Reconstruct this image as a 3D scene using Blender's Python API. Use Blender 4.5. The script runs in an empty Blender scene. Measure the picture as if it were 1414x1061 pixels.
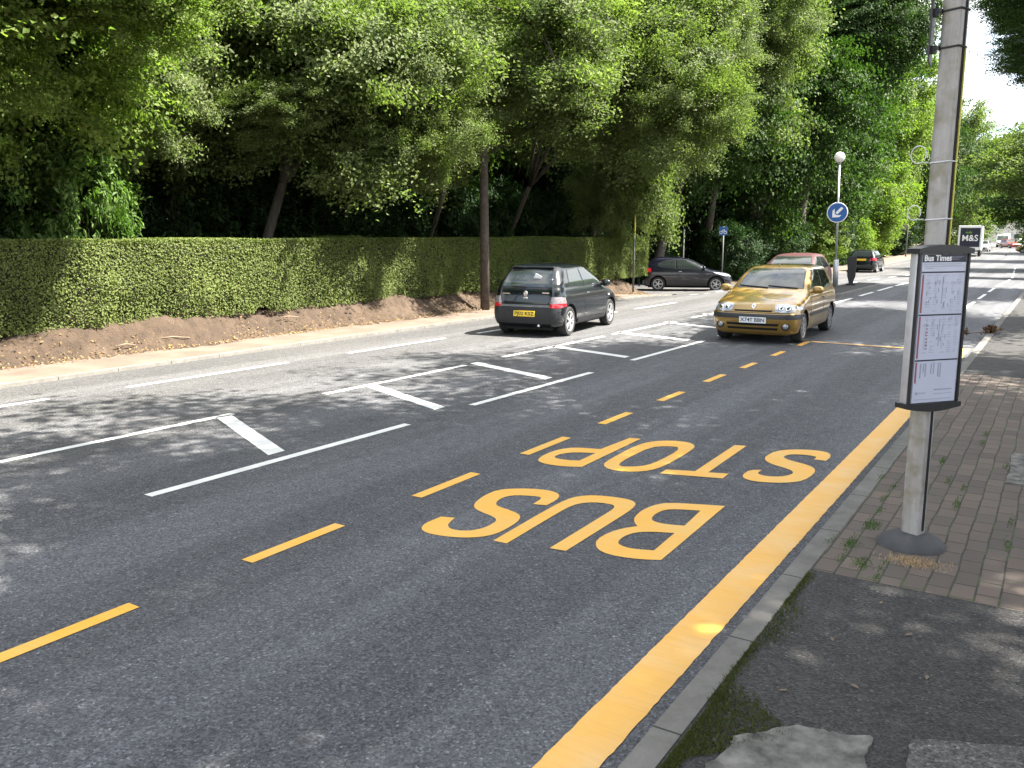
import bpy, bmesh, math, random
import numpy as np
from mathutils import Vector, Matrix
R = math.radians
sc = bpy.context.scene
col = sc.collection

# ------------------------------------------------------------------ camera
cam_d = bpy.data.cameras.new('camera'); cam = bpy.data.objects.new('camera', cam_d); col.objects.link(cam)
cam_d.sensor_width = 36.0; cam_d.lens = 36.0*1184/1414; cam_d.clip_start = 0.05; cam_d.clip_end = 3000
cam.location = (0, 0, 2.0); cam.rotation_euler = (R(90-9.7995), 0, R(32.6875))
sc.camera = cam

# ------------------------------------------------------------------ sky, sun, exposure
SUN_EL, SUN_AZ = 54.0, 26.0          # azimuth of the sun measured from +X towards +Y
w = bpy.data.worlds.new('World'); sc.world = w; w.use_nodes = True
nt = w.node_tree; nt.nodes.clear()
wo = nt.nodes.new('ShaderNodeOutputWorld'); bg = nt.nodes.new('ShaderNodeBackground')
sky = nt.nodes.new('ShaderNodeTexSky'); sky.sky_type = 'NISHITA'; sky.sun_disc = False
sky.sun_elevation = R(SUN_EL); sky.sun_rotation = R(90-SUN_AZ)
sky.air_density = 1.0; sky.dust_density = 1.6; sky.ozone_density = 1.0
tc = nt.nodes.new('ShaderNodeTexCoord'); nz = nt.nodes.new('ShaderNodeTexNoise')
mp = nt.nodes.new('ShaderNodeMapping'); mp.inputs['Scale'].default_value = (1, 1, 2.6)
nz.inputs['Scale'].default_value = 2.3; nz.inputs['Detail'].default_value = 7; nz.inputs['Roughness'].default_value = .62
cr = nt.nodes.new('ShaderNodeValToRGB'); cr.color_ramp.elements[0].position = .40; cr.color_ramp.elements[1].position = .56
mx = nt.nodes.new('ShaderNodeMix'); mx.data_type = 'RGBA'
mx.inputs['B'].default_value = (5.4, 5.35, 5.3, 1)
nt.links.new(tc.outputs['Generated'], mp.inputs['Vector']); nt.links.new(mp.outputs[0], nz.inputs['Vector'])
nt.links.new(nz.outputs['Fac'], cr.inputs[0]); nt.links.new(cr.outputs[0], mx.inputs['Factor'])
nt.links.new(sky.outputs[0], mx.inputs['A']); nt.links.new(mx.outputs['Result'], bg.inputs['Color'])
bg.inputs['Strength'].default_value = 0.10
nt.links.new(bg.outputs[0], wo.inputs[0])
sun_d = bpy.data.lights.new('sun', 'SUN'); sun_d.energy = 5.0; sun_d.angle = R(.55); sun_d.color = (1, .94, .84)
sun = bpy.data.objects.new('sun', sun_d); col.objects.link(sun)
sdir = Vector((math.cos(R(SUN_EL))*math.cos(R(SUN_AZ)), math.cos(R(SUN_EL))*math.sin(R(SUN_AZ)), math.sin(R(SUN_EL))))
sun.rotation_euler = sdir.to_track_quat('Z', 'Y').to_euler()
sc.view_settings.view_transform = 'Standard'; sc.view_settings.look = 'None'
sc.view_settings.exposure = 2.4; sc.view_settings.gamma = 1
sc.render.engine = 'CYCLES'

# ------------------------------------------------------------------ helpers: materials
MATS = {}
def new_mat(name):
    m = bpy.data.materials.new(name); m.use_nodes = True; n = m.node_tree; n.nodes.clear()
    o = n.nodes.new('ShaderNodeOutputMaterial'); MATS[name] = m
    return m, n, o
def N(n, t, **kw):
    x = n.nodes.new(t)
    for k, v in kw.items():
        if k in x.inputs: x.inputs[k].default_value = v
        else: setattr(x, k, v)
    return x
def ramp(n, src, stops):
    '''values above 1 are allowed: the ramp colour is unclamped'''
    r = n.nodes.new('ShaderNodeValToRGB'); e = r.color_ramp.elements
    while len(e) < len(stops): e.new(.5)
    for i, (p, c) in enumerate(stops):
        e[i].position = p; e[i].color = (c[0], c[1], c[2], 1) if hasattr(c, '__len__') else (c, c, c, 1)
    n.links.new(src, r.inputs[0]); return r
def mixc(n, f, a, b, mode='MIX'):
    m = n.nodes.new('ShaderNodeMix'); m.data_type = 'RGBA'; m.blend_type = mode
    for key, v in (('Factor', f), ('A', a), ('B', b)):
        if isinstance(v, (int, float)): m.inputs[key].default_value = v
        elif isinstance(v, tuple): m.inputs[key].default_value = (*v[:3], 1)
        else: n.links.new(v, m.inputs[key])
    return m.outputs['Result']
def noise(n, vec, scale, detail=4, rough=.55, dist=0):
    x = N(n, 'ShaderNodeTexNoise'); x.inputs['Scale'].default_value = scale; x.inputs['Detail'].default_value = detail
    x.inputs['Roughness'].default_value = rough; x.inputs['Distortion'].default_value = dist
    n.links.new(vec, x.inputs['Vector']); return x.outputs['Fac']
def bump(n, h, strength, dist, prev=None):
    b = N(n, 'ShaderNodeBump'); b.inputs['Strength'].default_value = strength; b.inputs['Distance'].default_value = dist
    n.links.new(h, b.inputs['Height'])
    if prev: n.links.new(prev, b.inputs['Normal'])
    return b.outputs[0]
def plain(name, c, rough=.6, metal=0, var=0.0, vscale=6, coat=0, spec=.5, emit=None, bstr=0):
    m, n, o = new_mat(name); p = N(n, 'ShaderNodeBsdfPrincipled')
    p.inputs['Base Color'].default_value = (*c, 1); p.inputs['Roughness'].default_value = rough
    p.inputs['Metallic'].default_value = metal; p.inputs['Coat Weight'].default_value = coat
    p.inputs['Specular IOR Level'].default_value = spec
    if coat: p.inputs['Coat Roughness'].default_value = .03
    if var:
        t = N(n, 'ShaderNodeTexCoord'); f = noise(n, t.outputs['Object'], vscale, 6, .6)
        r = ramp(n, f, [(.3, tuple(x*(1-var) for x in c)), (.7, tuple(min(1, x*(1+var)) for x in c))])
        n.links.new(r.outputs[0], p.inputs['Base Color'])
        if bstr: n.links.new(bump(n, f, bstr, .01), p.inputs['Normal'])
    if emit:
        p.inputs['Emission Color'].default_value = (*emit[:3], 1); p.inputs['Emission Strength'].default_value = emit[3]
    n.links.new(p.outputs[0], o.inputs[0]); return m

def asphalt(name, base, dark, seed=0, stain=(.5, .5, .5), speck=.5, lane=False):
    m, n, o = new_mat(name); g = N(n, 'ShaderNodeNewGeometry'); P = g.outputs['Position']
    v = N(n, 'ShaderNodeTexVoronoi'); v.inputs['Scale'].default_value = 100; n.links.new(P, v.inputs['Vector'])
    fine = noise(n, P, 150, 3, .7)
    cell = N(n, 'ShaderNodeSeparateColor'); n.links.new(v.outputs['Color'], cell.inputs[0])
    c1 = ramp(n, cell.outputs[0], [(0, tuple(x*.7 for x in dark)), (.45, base), (.85, tuple(x*1.5 for x in base)), (.985, tuple(x*1.9 for x in base)), (1, tuple(x*3 for x in base))])
    c2 = mixc(n, ramp(n, fine, [(.3, 0), (.7, 1)]).outputs[0], tuple(x*.6 for x in base), c1.outputs[0])
    mp = N(n, 'ShaderNodeMapping'); mp.inputs['Scale'].default_value = (1, .35, 1); mp.inputs['Location'].default_value = (seed, seed, 0)
    n.links.new(P, mp.inputs[0])
    big = noise(n, mp.outputs[0], .9, 6, .62)
    c3 = mixc(n, ramp(n, big, [(.35, 0), (.75, .38)]).outputs[0], c2, tuple(x for x in stain))
    mid = noise(n, P, 7, 5, .65)
    c4 = mixc(n, ramp(n, mid, [(.45, 0), (.8, .35)]).outputs[0], c3, tuple(x*.62 for x in base))
    if lane:   # polished wheel tracks, drips and gritty scuffs along the traffic direction
        sx0 = N(n, 'ShaderNodeSeparateXYZ'); n.links.new(P, sx0.inputs[0])
        wv = N(n, 'ShaderNodeMath', operation='MULTIPLY_ADD'); n.links.new(sx0.outputs[0], wv.inputs[0]); wv.inputs[1].default_value = 3.49; wv.inputs[2].default_value = .6
        sn = N(n, 'ShaderNodeMath', operation='SINE'); n.links.new(wv.outputs[0], sn.inputs[0])
        mp3 = N(n, 'ShaderNodeMapping'); mp3.inputs['Scale'].default_value = (2.2, .12, 1); n.links.new(P, mp3.inputs[0]); tk = noise(n, mp3.outputs[0], 1.4, 5, .65)
        ad = N(n, 'ShaderNodeMath', operation='MULTIPLY_ADD'); n.links.new(sn.outputs[0], ad.inputs[0]); ad.inputs[1].default_value = .12; n.links.new(tk, ad.inputs[2])
        c4 = mixc(n, ramp(n, ad.outputs[0], [(.42, 0), (.7, .6)]).outputs[0], c4, tuple(x*1.55 for x in base))
        sp = noise(n, P, 2.6, 6, .75, .6)
        c4 = mixc(n, ramp(n, sp, [(.62, 0), (.7, .45)]).outputs[0], c4, tuple(x*.55 for x in base))
        sp2 = noise(n, P, 1.1, 6, .8, .3)
        c4 = mixc(n, ramp(n, sp2, [(.6, 0), (.72, .4)]).outputs[0], c4, (.17, .165, .15))
    if lane:   # far lane tinted warm: older, dustier surfacing and partly sunlight put into the colour
        sx = N(n, 'ShaderNodeSeparateXYZ'); n.links.new(P, sx.inputs[0])
        ed = N(n, 'ShaderNodeMath', operation='MULTIPLY_ADD'); n.links.new(big, ed.inputs[0]); ed.inputs[1].default_value = 1.2; n.links.new(sx.outputs[0], ed.inputs[2])
        mr = N(n, 'ShaderNodeMapRange'); n.links.new(ed.outputs[0], mr.inputs[0])
        mr.inputs[1].default_value = -3.9; mr.inputs[2].default_value = -10.2; mr.inputs[3].default_value = 0; mr.inputs[4].default_value = .85
        warm = mixc(n, 1.0, c4, (1.04, .99, .9), 'MULTIPLY'); c4 = mixc(n, mr.outputs[0], c4, warm)
    agg = ramp(n, cell.outputs[1], [(0, .5), (.3, .8), (.6, 1.02), (.9, 1.2), (.98, 1.6), (1, 2.2)])
    v2 = N(n, 'ShaderNodeTexVoronoi'); v2.inputs['Scale'].default_value = 75; n.links.new(P, v2.inputs['Vector'])
    cell2 = N(n, 'ShaderNodeSeparateColor'); n.links.new(v2.outputs['Color'], cell2.inputs[0])
    agg2 = ramp(n, cell2.outputs[0], [(0, .78), (.5, 1.0), (.93, 1.15), (1, 1.7)])
    c4 = mixc(n, 1.0, mixc(n, 1.0, c4, agg.outputs[0], 'MULTIPLY'), agg2.outputs[0], 'MULTIPLY')
    p = N(n, 'ShaderNodeBsdfPrincipled'); p.inputs['Specular IOR Level'].default_value = .35
    n.links.new(c4, p.inputs['Base Color'])
    rr = ramp(n, mid, [(.3, .62), (.8, .85)]); n.links.new(rr.outputs[0], p.inputs['Roughness'])
    b = bump(n, v.outputs['Distance'], .75, .006); b = bump(n, fine, .3, .003, b)
    n.links.new(b, p.inputs['Normal']); n.links.new(p.outputs[0], o.inputs[0]); return m

def paint_mark(name, c, worn, wear=.25):
    """thermoplastic marking: grained, slightly dirty, with screed lines"""
    m, n, o = new_mat(name); g = N(n, 'ShaderNodeNewGeometry'); P = g.outputs['Position']
    a = noise(n, P, 60, 4, .7); b = noise(n, P, 3.2, 5, .6)
    mp = N(n, 'ShaderNodeMapping'); mp.inputs['Scale'].default_value = (2, 26, 1); n.links.new(P, mp.inputs[0])
    lines = noise(n, mp.outputs[0], 1.6, 4, .7)
    c1 = mixc(n, ramp(n, b, [(.4, 0), (.68, .8)]).outputs[0], c, worn)
    c2 = mixc(n, ramp(n, lines, [(.45, 0), (.8, .35)]).outputs[0], c1, tuple(x*.72 for x in c))
    c3 = mixc(n, ramp(n, a, [(.62, 0), (.85, wear)]).outputs[0], c2, (.12, .11, .1))
    p = N(n, 'ShaderNodeBsdfPrincipled'); p.inputs['Roughness'].default_value = .5
    n.links.new(c3, p.inputs['Base Color']); n.links.new(bump(n, a, .35, .003, bump(n, lines, .3, .004)), p.inputs['Normal'])
    n.links.new(p.outputs[0], o.inputs[0]); return m

def leaf_mat(name, a, b, c, trans=.45, gloss=.35, nscale=.9):
    m, n, o = new_mat(name); g = N(n, 'ShaderNodeNewGeometry'); t = N(n, 'ShaderNodeTexCoord')
    cl = noise(n, t.outputs['Object'], nscale*2.2, 4, .65)
    c1 = ramp(n, g.outputs['Random Per Island'], [(0, a), (.5, b), (1, c)])
    c2 = mixc(n, ramp(n, cl, [(.35, 0), (.7, .55)]).outputs[0], c1.outputs[0], b)
    p = N(n, 'ShaderNodeBsdfPrincipled'); p.inputs['Roughness'].default_value = gloss+.2; p.inputs['Specular IOR Level'].default_value = .22
    big_ = noise(n, g.outputs['Position'], .55, 3, .6); c2 = mixc(n, ramp(n, big_, [(.38, .4), (.6, 0)]).outputs[0], c2, tuple(x*.62 for x in a))
    n.links.new(c2, p.inputs['Base Color'])
    tr = N(n, 'ShaderNodeBsdfTranslucent')
    tint = mixc(n, 1.0, c2, (1.0, 1.25, .45), 'MULTIPLY'); n.links.new(tint, tr.inputs['Color'])
    ms = N(n, 'ShaderNodeMixShader'); ms.inputs[0].default_value = trans
    n.links.new(p.outputs[0], ms.inputs[1]); n.links.new(tr.outputs[0], ms.inputs[2]); n.links.new(ms.outputs[0], o.inputs[0]); return m

M = {}
M['road'] = asphalt('road asphalt', (.086, .089, .098), (.038, .04, .045), 0, (.12, .12, .122), lane=True)
M['foot'] = asphalt('footway asphalt', (.046, .044, .044), (.02, .02, .02), 5, (.06, .055, .05))
M['patch'] = asphalt('patch asphalt', (.11, .107, .103), (.05, .05, .05), 9, (.13, .12, .11))
M['white'] = paint_mark('white marking', (.78, .78, .75), (.6, .6, .57), .3)
M['yellow'] = paint_mark('yellow marking', (.84, .43, .05), (.78, .47, .12), .15)
M['yellow2'] = paint_mark('yellow kerb marking', (.82, .43, .07), (.8, .5, .19), .18)
M['steel'] = plain('galvanised steel', (.42, .43, .44), .45, .4, .15, 8)
M['pole_grey'] = plain('dull grey pole paint', (.1, .105, .1), .6, 0, .2, 8)
M['black'] = plain('black plastic', (.018, .018, .02), .45)
M['rubber'] = plain('tyre rubber', (.02, .02, .021), .8, 0, .2, 20)
M['under'] = plain('wheel well', (.006, .006, .006), .9)
M['alloy'] = plain('alloy rim', (.5, .51, .52), .3, .55)
M['chrome'] = plain('chrome', (.75, .76, .78), .12, 1)
M['glass'] = plain('tinted car glass', (.018, .024, .024), .03, 0, 0, 6, 0, .85)
M['lamp'] = plain('clear lamp lens', (.36, .38, .4), .08, .35, .5, 26, 1)
M['red_lamp'] = plain('red lamp lens', (.45, .012, .02), .12, 0, .3, 20, 1)
M['plate_y'] = plain('yellow plate', (.8, .55, .03), .4)
M['plate_w'] = plain('white plate', (.75, .77, .8), .4)
M['gold'] = plain('gold car paint', (.30, .18, .033), .36, .4, .06, 3, 1)
M['black_car'] = plain('black green car paint', (.004, .006, .008), .22, 0, .1, 3, .5)
M['navy_car'] = plain('black blue car paint', (.004, .0045, .01), .22, 0, .1, 3, .5)
M['maroon_car'] = plain('dark maroon car paint', (.05, .008, .008), .55, 0, .1, 3, 0)
M['silver_car'] = plain('silver car paint', (.35, .36, .37), .3, .5, .1, 3, 1)
M['red_car'] = plain('red car paint', (.28, .03, .025), .3, 0, .1, 3, 1)
M['bronze_car'] = plain('bronze car paint', (.3, .12, .03), .3, .3, .1, 3, 1)
M['white_van'] = plain('white van paint', (.75, .75, .75), .35, 0, .04, 3, .5)
M['blue'] = plain('blue sign face', (.012, .09, .3), .4, 0, .08, 20)
M['sign_white'] = plain('white sign face', (.78, .78, .76), .45)
M['sign_grey'] = plain('grey sign back', (.25, .25, .25), .5, 0, .15)
M['yellow_sign'] = plain('yellow sign', (.55, .5, .05), .5)
M['globe'] = plain('beacon globe', (.9, .85, .78), .25, 0, 0, 5, .5)
M['dark_wood'] = plain('creosoted pole wood', (.058, .046, .036), .85, 0, .5, 9, bstr=.4)
M['stick'] = plain('dry stick', (.17, .125, .085), .8, 0, .3, 20)
M['ink'] = plain('dark navy print', (.012, .013, .03), .5)
M['ink2'] = plain('grey print', (.33, .34, .41), .6)
M['redink'] = plain('red print', (.3, .085, .09), .6)
M['sheet'] = plain('timetable sheet', (.5, .52, .62), .3, 0, .05, 3, .3)
M['alu'] = plain('anodised aluminium', (.5, .5, .52), .38, .35, .1, 12)
M['tie'] = plain('nylon cable tie', (.62, .62, .63), .4)
M['greenink'] = plain('green print', (.2, .4, .05), .5)
M['brick_wall'] = plain('pale house render', (.7, .66, .6), .8, 0, .12, 2)
M['slate'] = plain('slate roof', (.12, .1, .1), .7, 0, .2, 4)
M['window'] = plain('house window', (.05, .06, .08), .1)

def bark(name, a, b):
    m, n, o = new_mat(name); t = N(n, 'ShaderNodeTexCoord'); mp = N(n, 'ShaderNodeMapping'); mp.inputs['Scale'].default_value = (9, 9, 1.6)
    n.links.new(t.outputs['Object'], mp.inputs[0]); f = noise(n, mp.outputs[0], 1.5, 6, .7)
    p = N(n, 'ShaderNodeBsdfPrincipled'); p.inputs['Roughness'].default_value = .9
    n.links.new(ramp(n, f, [(.3, a), (.7, b)]).outputs[0], p.inputs['Base Color'])
    n.links.new(bump(n, f, .8, .03), p.inputs['Normal']); n.links.new(p.outputs[0], o.inputs[0]); return m
M['leafS'] = leaf_mat('sunlit glossy leaves', (.06, .12, .03), (.1, .17, .04), (.17, .25, .065), .4, .3)  # brighter copy of the rhododendron leaves, with sunlight put into the colour
M['bark'] = bark('bark', (.03, .024, .018), (.085, .07, .052))

M['leafA'] = leaf_mat('maple leaves', (.08, .13, .028), (.14, .2, .044), (.27, .33, .085), .5, .38)
M['leafB'] = leaf_mat('cherry leaves', (.07, .105, .036), (.135, .172, .06), (.28, .325, .135), .48, .36)
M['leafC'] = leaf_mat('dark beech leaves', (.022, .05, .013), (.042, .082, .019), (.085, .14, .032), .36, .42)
M['leafD'] = leaf_mat('bright lime leaves', (.10, .155, .03), (.15, .21, .045), (.24, .30, .075), .5, .4)
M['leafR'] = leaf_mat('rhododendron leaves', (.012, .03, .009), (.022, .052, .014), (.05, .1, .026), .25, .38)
M['leafH'] = leaf_mat('hedge leaves', (.10, .135, .036), (.14, .18, .048), (.2, .215, .07), .34, .4, 1.4)
M['leafdry'] = plain('dead leaves', (.13, .075, .035), .85, 0, .4, 30)

def ground_mat():
    m, n, o = new_mat('woodland soil'); g = N(n, 'ShaderNodeNewGeometry'); P = g.outputs['Position']
    f = noise(n, P, 3, 7, .65); h = noise(n, P, 26, 6, .7)
    p = N(n, 'ShaderNodeBsdfPrincipled'); p.inputs['Roughness'].default_value = .95
    c = ramp(n, f, [(.3, (.05, .038, .022)), (.6, (.085, .062, .036)), (.75, (.05, .065, .025))])
    n.links.new(c.outputs[0], p.inputs['Base Color']); n.links.new(bump(n, h, .8, .04), p.inputs['Normal'])
    n.links.new(p.outputs[0], o.inputs[0]); return m
M['soil'] = ground_mat()
def bank_mat():
    m, n, o = new_mat('bank earth'); g = N(n, 'ShaderNodeNewGeometry'); P = g.outputs['Position']
    f = noise(n, P, 2.2, 7, .65); h = noise(n, P, 22, 6, .72); k = noise(n, P, 70, 3, .7)
    p = N(n, 'ShaderNodeBsdfPrincipled'); p.inputs['Roughness'].default_value = .95
    c = ramp(n, f, [(.3, (.04, .027, .018)), (.55, (.085, .057, .037)), (.75, (.13, .094, .064))])
    c2 = mixc(n, ramp(n, h, [(.45, 0), (.62, .75)]).outputs[0], c.outputs[0], (.07, .045, .028))
    c3 = mixc(n, ramp(n, k, [(.66, 0), (.72, .7)]).outputs[0], c2, (.25, .17, .07))
    n.links.new(c3, p.inputs['Base Color']); n.links.new(bump(n, h, 1, .06), p.inputs['Normal'])
    n.links.new(p.outputs[0], o.inputs[0]); return m
M['bank'] = bank_mat()
def pink_pavement():
    m, n, o = new_mat('dusty red footway'); g = N(n, 'ShaderNodeNewGeometry'); P = g.outputs['Position']
    f = noise(n, P, 1.6, 6, .6); h = noise(n, P, 60, 4, .7)
    p = N(n, 'ShaderNodeBsdfPrincipled'); p.inputs['Roughness'].default_value = .85
    c = ramp(n, f, [(.3, (.11, .08, .06)), (.55, (.15, .112, .086)), (.75, (.185, .145, .115))])
    c2 = mixc(n, ramp(n, h, [(.5, 0), (.8, .4)]).outputs[0], c.outputs[0], (.12, .08, .06))
    n.links.new(c2, p.inputs['Base Color']); n.links.new(bump(n, h, .5, .006), p.inputs['Normal'])
    n.links.new(p.outputs[0], o.inputs[0]); return m
M['pink'] = pink_pavement()
def kerb_mat(name, jl):
    m, n, o = new_mat(name); g = N(n, 'ShaderNodeNewGeometry'); P = g.outputs['Position']
    f = noise(n, P, 5, 6, .65); h = noise(n, P, 90, 4, .7)
    s = N(n, 'ShaderNodeSeparateXYZ'); n.links.new(P, s.inputs[0])
    a = N(n, 'ShaderNodeMath', operation='ADD'); n.links.new(s.outputs[1], a.inputs[0]); a.inputs[1].default_value = 50.17
    b = N(n, 'ShaderNodeMath', operation='MODULO'); n.links.new(a.outputs[0], b.inputs[0]); b.inputs[1].default_value = jl
    q = N(n, 'ShaderNodeMath', operation='LESS_THAN'); n.links.new(b.outputs[0], q.inputs[0]); q.inputs[1].default_value = .012
    p = N(n, 'ShaderNodeBsdfPrincipled'); p.inputs['Roughness'].default_value = .88
    c = ramp(n, f, [(.3, (.11, .103, .09)), (.55, (.165, .157, .14)), (.75, (.21, .198, .178))])
    c2 = mixc(n, ramp(n, h, [(.45, 0), (.8, .5)]).outputs[0], c.outputs[0], (.1, .095, .085))
    c3 = mixc(n, q.outputs[0], c2, (.035, .035, .03))
    n.links.new(c3, p.inputs['Base Color']); n.links.new(bump(n, h, .4, .004), p.inputs['Normal'])
    n.links.new(p.outputs[0], o.inputs[0]); return m
M['kerb'] = kerb_mat('kerb concrete', .915)
def paving_mat():
    m, n, o = new_mat('block paving'); g = N(n, 'ShaderNodeNewGeometry')
    s = N(n, 'ShaderNodeSeparateXYZ'); n.links.new(g.outputs['Position'], s.inputs[0])
    wob = noise(n, g.outputs['Position'], 2.2, 2, .5)
    w1 = N(n, 'ShaderNodeMath', operation='MULTIPLY_ADD'); n.links.new(wob, w1.inputs[0]); w1.inputs[1].default_value = .035; n.links.new(s.outputs[0], w1.inputs[2])
    c = N(n, 'ShaderNodeCombineXYZ'); n.links.new(s.outputs[1], c.inputs[0]); n.links.new(w1.outputs[0], c.inputs[1])
    br = N(n, 'ShaderNodeTexBrick'); br.offset = .5; br.squash = 1
    n.links.new(c.outputs[0], br.inputs['Vector'])
    br.inputs['Scale'].default_value = 1; br.inputs['Brick Width'].default_value = .205; br.inputs['Row Height'].default_value = .118
    br.inputs['Mortar Size'].default_value = .0055; br.inputs['Mortar Smooth'].default_value = .35; br.inputs['Bias'].default_value = 0
    br.inputs['Color1'].default_value = (.095, .073, .061, 1); br.inputs['Color2'].default_value = (.155, .115, .092, 1); br.inputs['Mortar'].default_value = (.028, .03, .018, 1)
    P = g.outputs['Position']; f = noise(n, P, 3.5, 6, .65); h = noise(n, P, 80, 4, .7)
    c2 = mixc(n, ramp(n, f, [(.4, 0), (.75, .55)]).outputs[0], br.outputs['Color'], (.1, .093, .078))
    c3 = mixc(n, ramp(n, h, [(.45, 0), (.8, .5)]).outputs[0], c2, (.06, .055, .045))
    inv = N(n, 'ShaderNodeMath', operation='SUBTRACT'); inv.inputs[0].default_value = 1; n.links.new(br.outputs['Fac'], inv.inputs[1])
    mo = noise(n, P, 5, 3, .6)
    mm = N(n, 'ShaderNodeMath', operation='MULTIPLY'); n.links.new(br.outputs['Fac'], mm.inputs[0]); n.links.new(ramp(n, mo, [(.5, 0), (.6, .8)]).outputs[0], mm.inputs[1])
    c4 = mixc(n, mm.outputs[0], c3, (.06, .1, .02))
    p = N(n, 'ShaderNodeBsdfPrincipled'); p.inputs['Roughness'].default_value = .85
    n.links.new(c4, p.inputs['Base Color'])
    n.links.new(bump(n, h, .3, .004, bump(n, inv.outputs[0], 1, .012)), p.inputs['Normal']); n.links.new(p.outputs[0], o.inputs[0]); return m
M['paving'] = paving_mat()
def post_mat():
    m, n, o = new_mat('weathered post'); t = N(n, 'ShaderNodeTexCoord'); P = t.outputs['Object']
    mp = N(n, 'ShaderNodeMapping'); mp.inputs['Scale'].default_value = (12, 12, 2.2); n.links.new(P, mp.inputs[0])
    f = noise(n, mp.outputs[0], 1.3, 6, .65); h = noise(n, P, 55, 4, .75); k = noise(n, P, 7, 3, .6)
    c = ramp(n, f, [(.3, (.25, .235, .215)), (.52, (.34, .325, .31)), (.75, (.42, .41, .4))])
    c2 = mixc(n, ramp(n, h, [(.6, 0), (.72, .55)]).outputs[0], c.outputs[0], (.11, .1, .07))
    c3 = mixc(n, ramp(n, k, [(.48, 0), (.66, .75)]).outputs[0], c2, (.19, .18, .11))
    p = N(n, 'ShaderNodeBsdfPrincipled'); p.inputs['Roughness'].default_value = .55; p.inputs['Metallic'].default_value = .15
    n.links.new(c3, p.inputs['Base Color']); n.links.new(p.outputs[0], o.inputs[0]); return m
M['post'] = post_mat()
M['concrete'] = plain('rough pale concrete', (.135, .128, .115), .9, 0, .7, 11, bstr=1)
M['moss'] = plain('moss', (.05, .085, .018), .95, 0, .5, 25)
M['collar'] = plain('tarmac collar', (.06, .06, .062), .85, 0, .2, 10, bstr=.3)

# ------------------------------------------------------------------ helpers: objects
def tag(o, label=None, cat=None, group=None, kind=None):
    if label: o['label'] = label
    if cat: o['category'] = cat
    if group: o['group'] = group
    if kind: o['kind'] = kind
    return o
def empty(name, loc=(0, 0, 0), rz=0):
    o = bpy.data.objects.new(name, None); col.objects.link(o); o.location = loc; o.rotation_euler = (0, 0, rz)
    o.empty_display_size = .2; return o
def link(name, me, mat=None, parent=None, smooth=False):
    o = bpy.data.objects.new(name, me); col.objects.link(o)
    if mat is not None:
        for m in (mat if isinstance(mat, (list, tuple)) else [mat]): me.materials.append(m)
    if parent: o.parent = parent
    if smooth and len(me.polygons): me.polygons.foreach_set('use_smooth', [True]*len(me.polygons))
    return o
def mesh(name, v, f):
    me = bpy.data.meshes.new(name); me.from_pydata([tuple(map(float, p)) for p in v], [], f); me.update(); return me
def np_mesh(name, V, F):
    """fast mesh from numpy arrays, F of constant width"""
    me = bpy.data.meshes.new(name); n, k = F.shape
    me.vertices.add(len(V)); me.vertices.foreach_set('co', V.astype(np.float32).ravel())
    me.loops.add(n*k); me.loops.foreach_set('vertex_index', F.astype(np.int32).ravel())
    me.polygons.add(n); me.polygons.foreach_set('loop_start', np.arange(0, n*k, k, dtype=np.int32))
    me.update(calc_edges=True); return me
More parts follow.
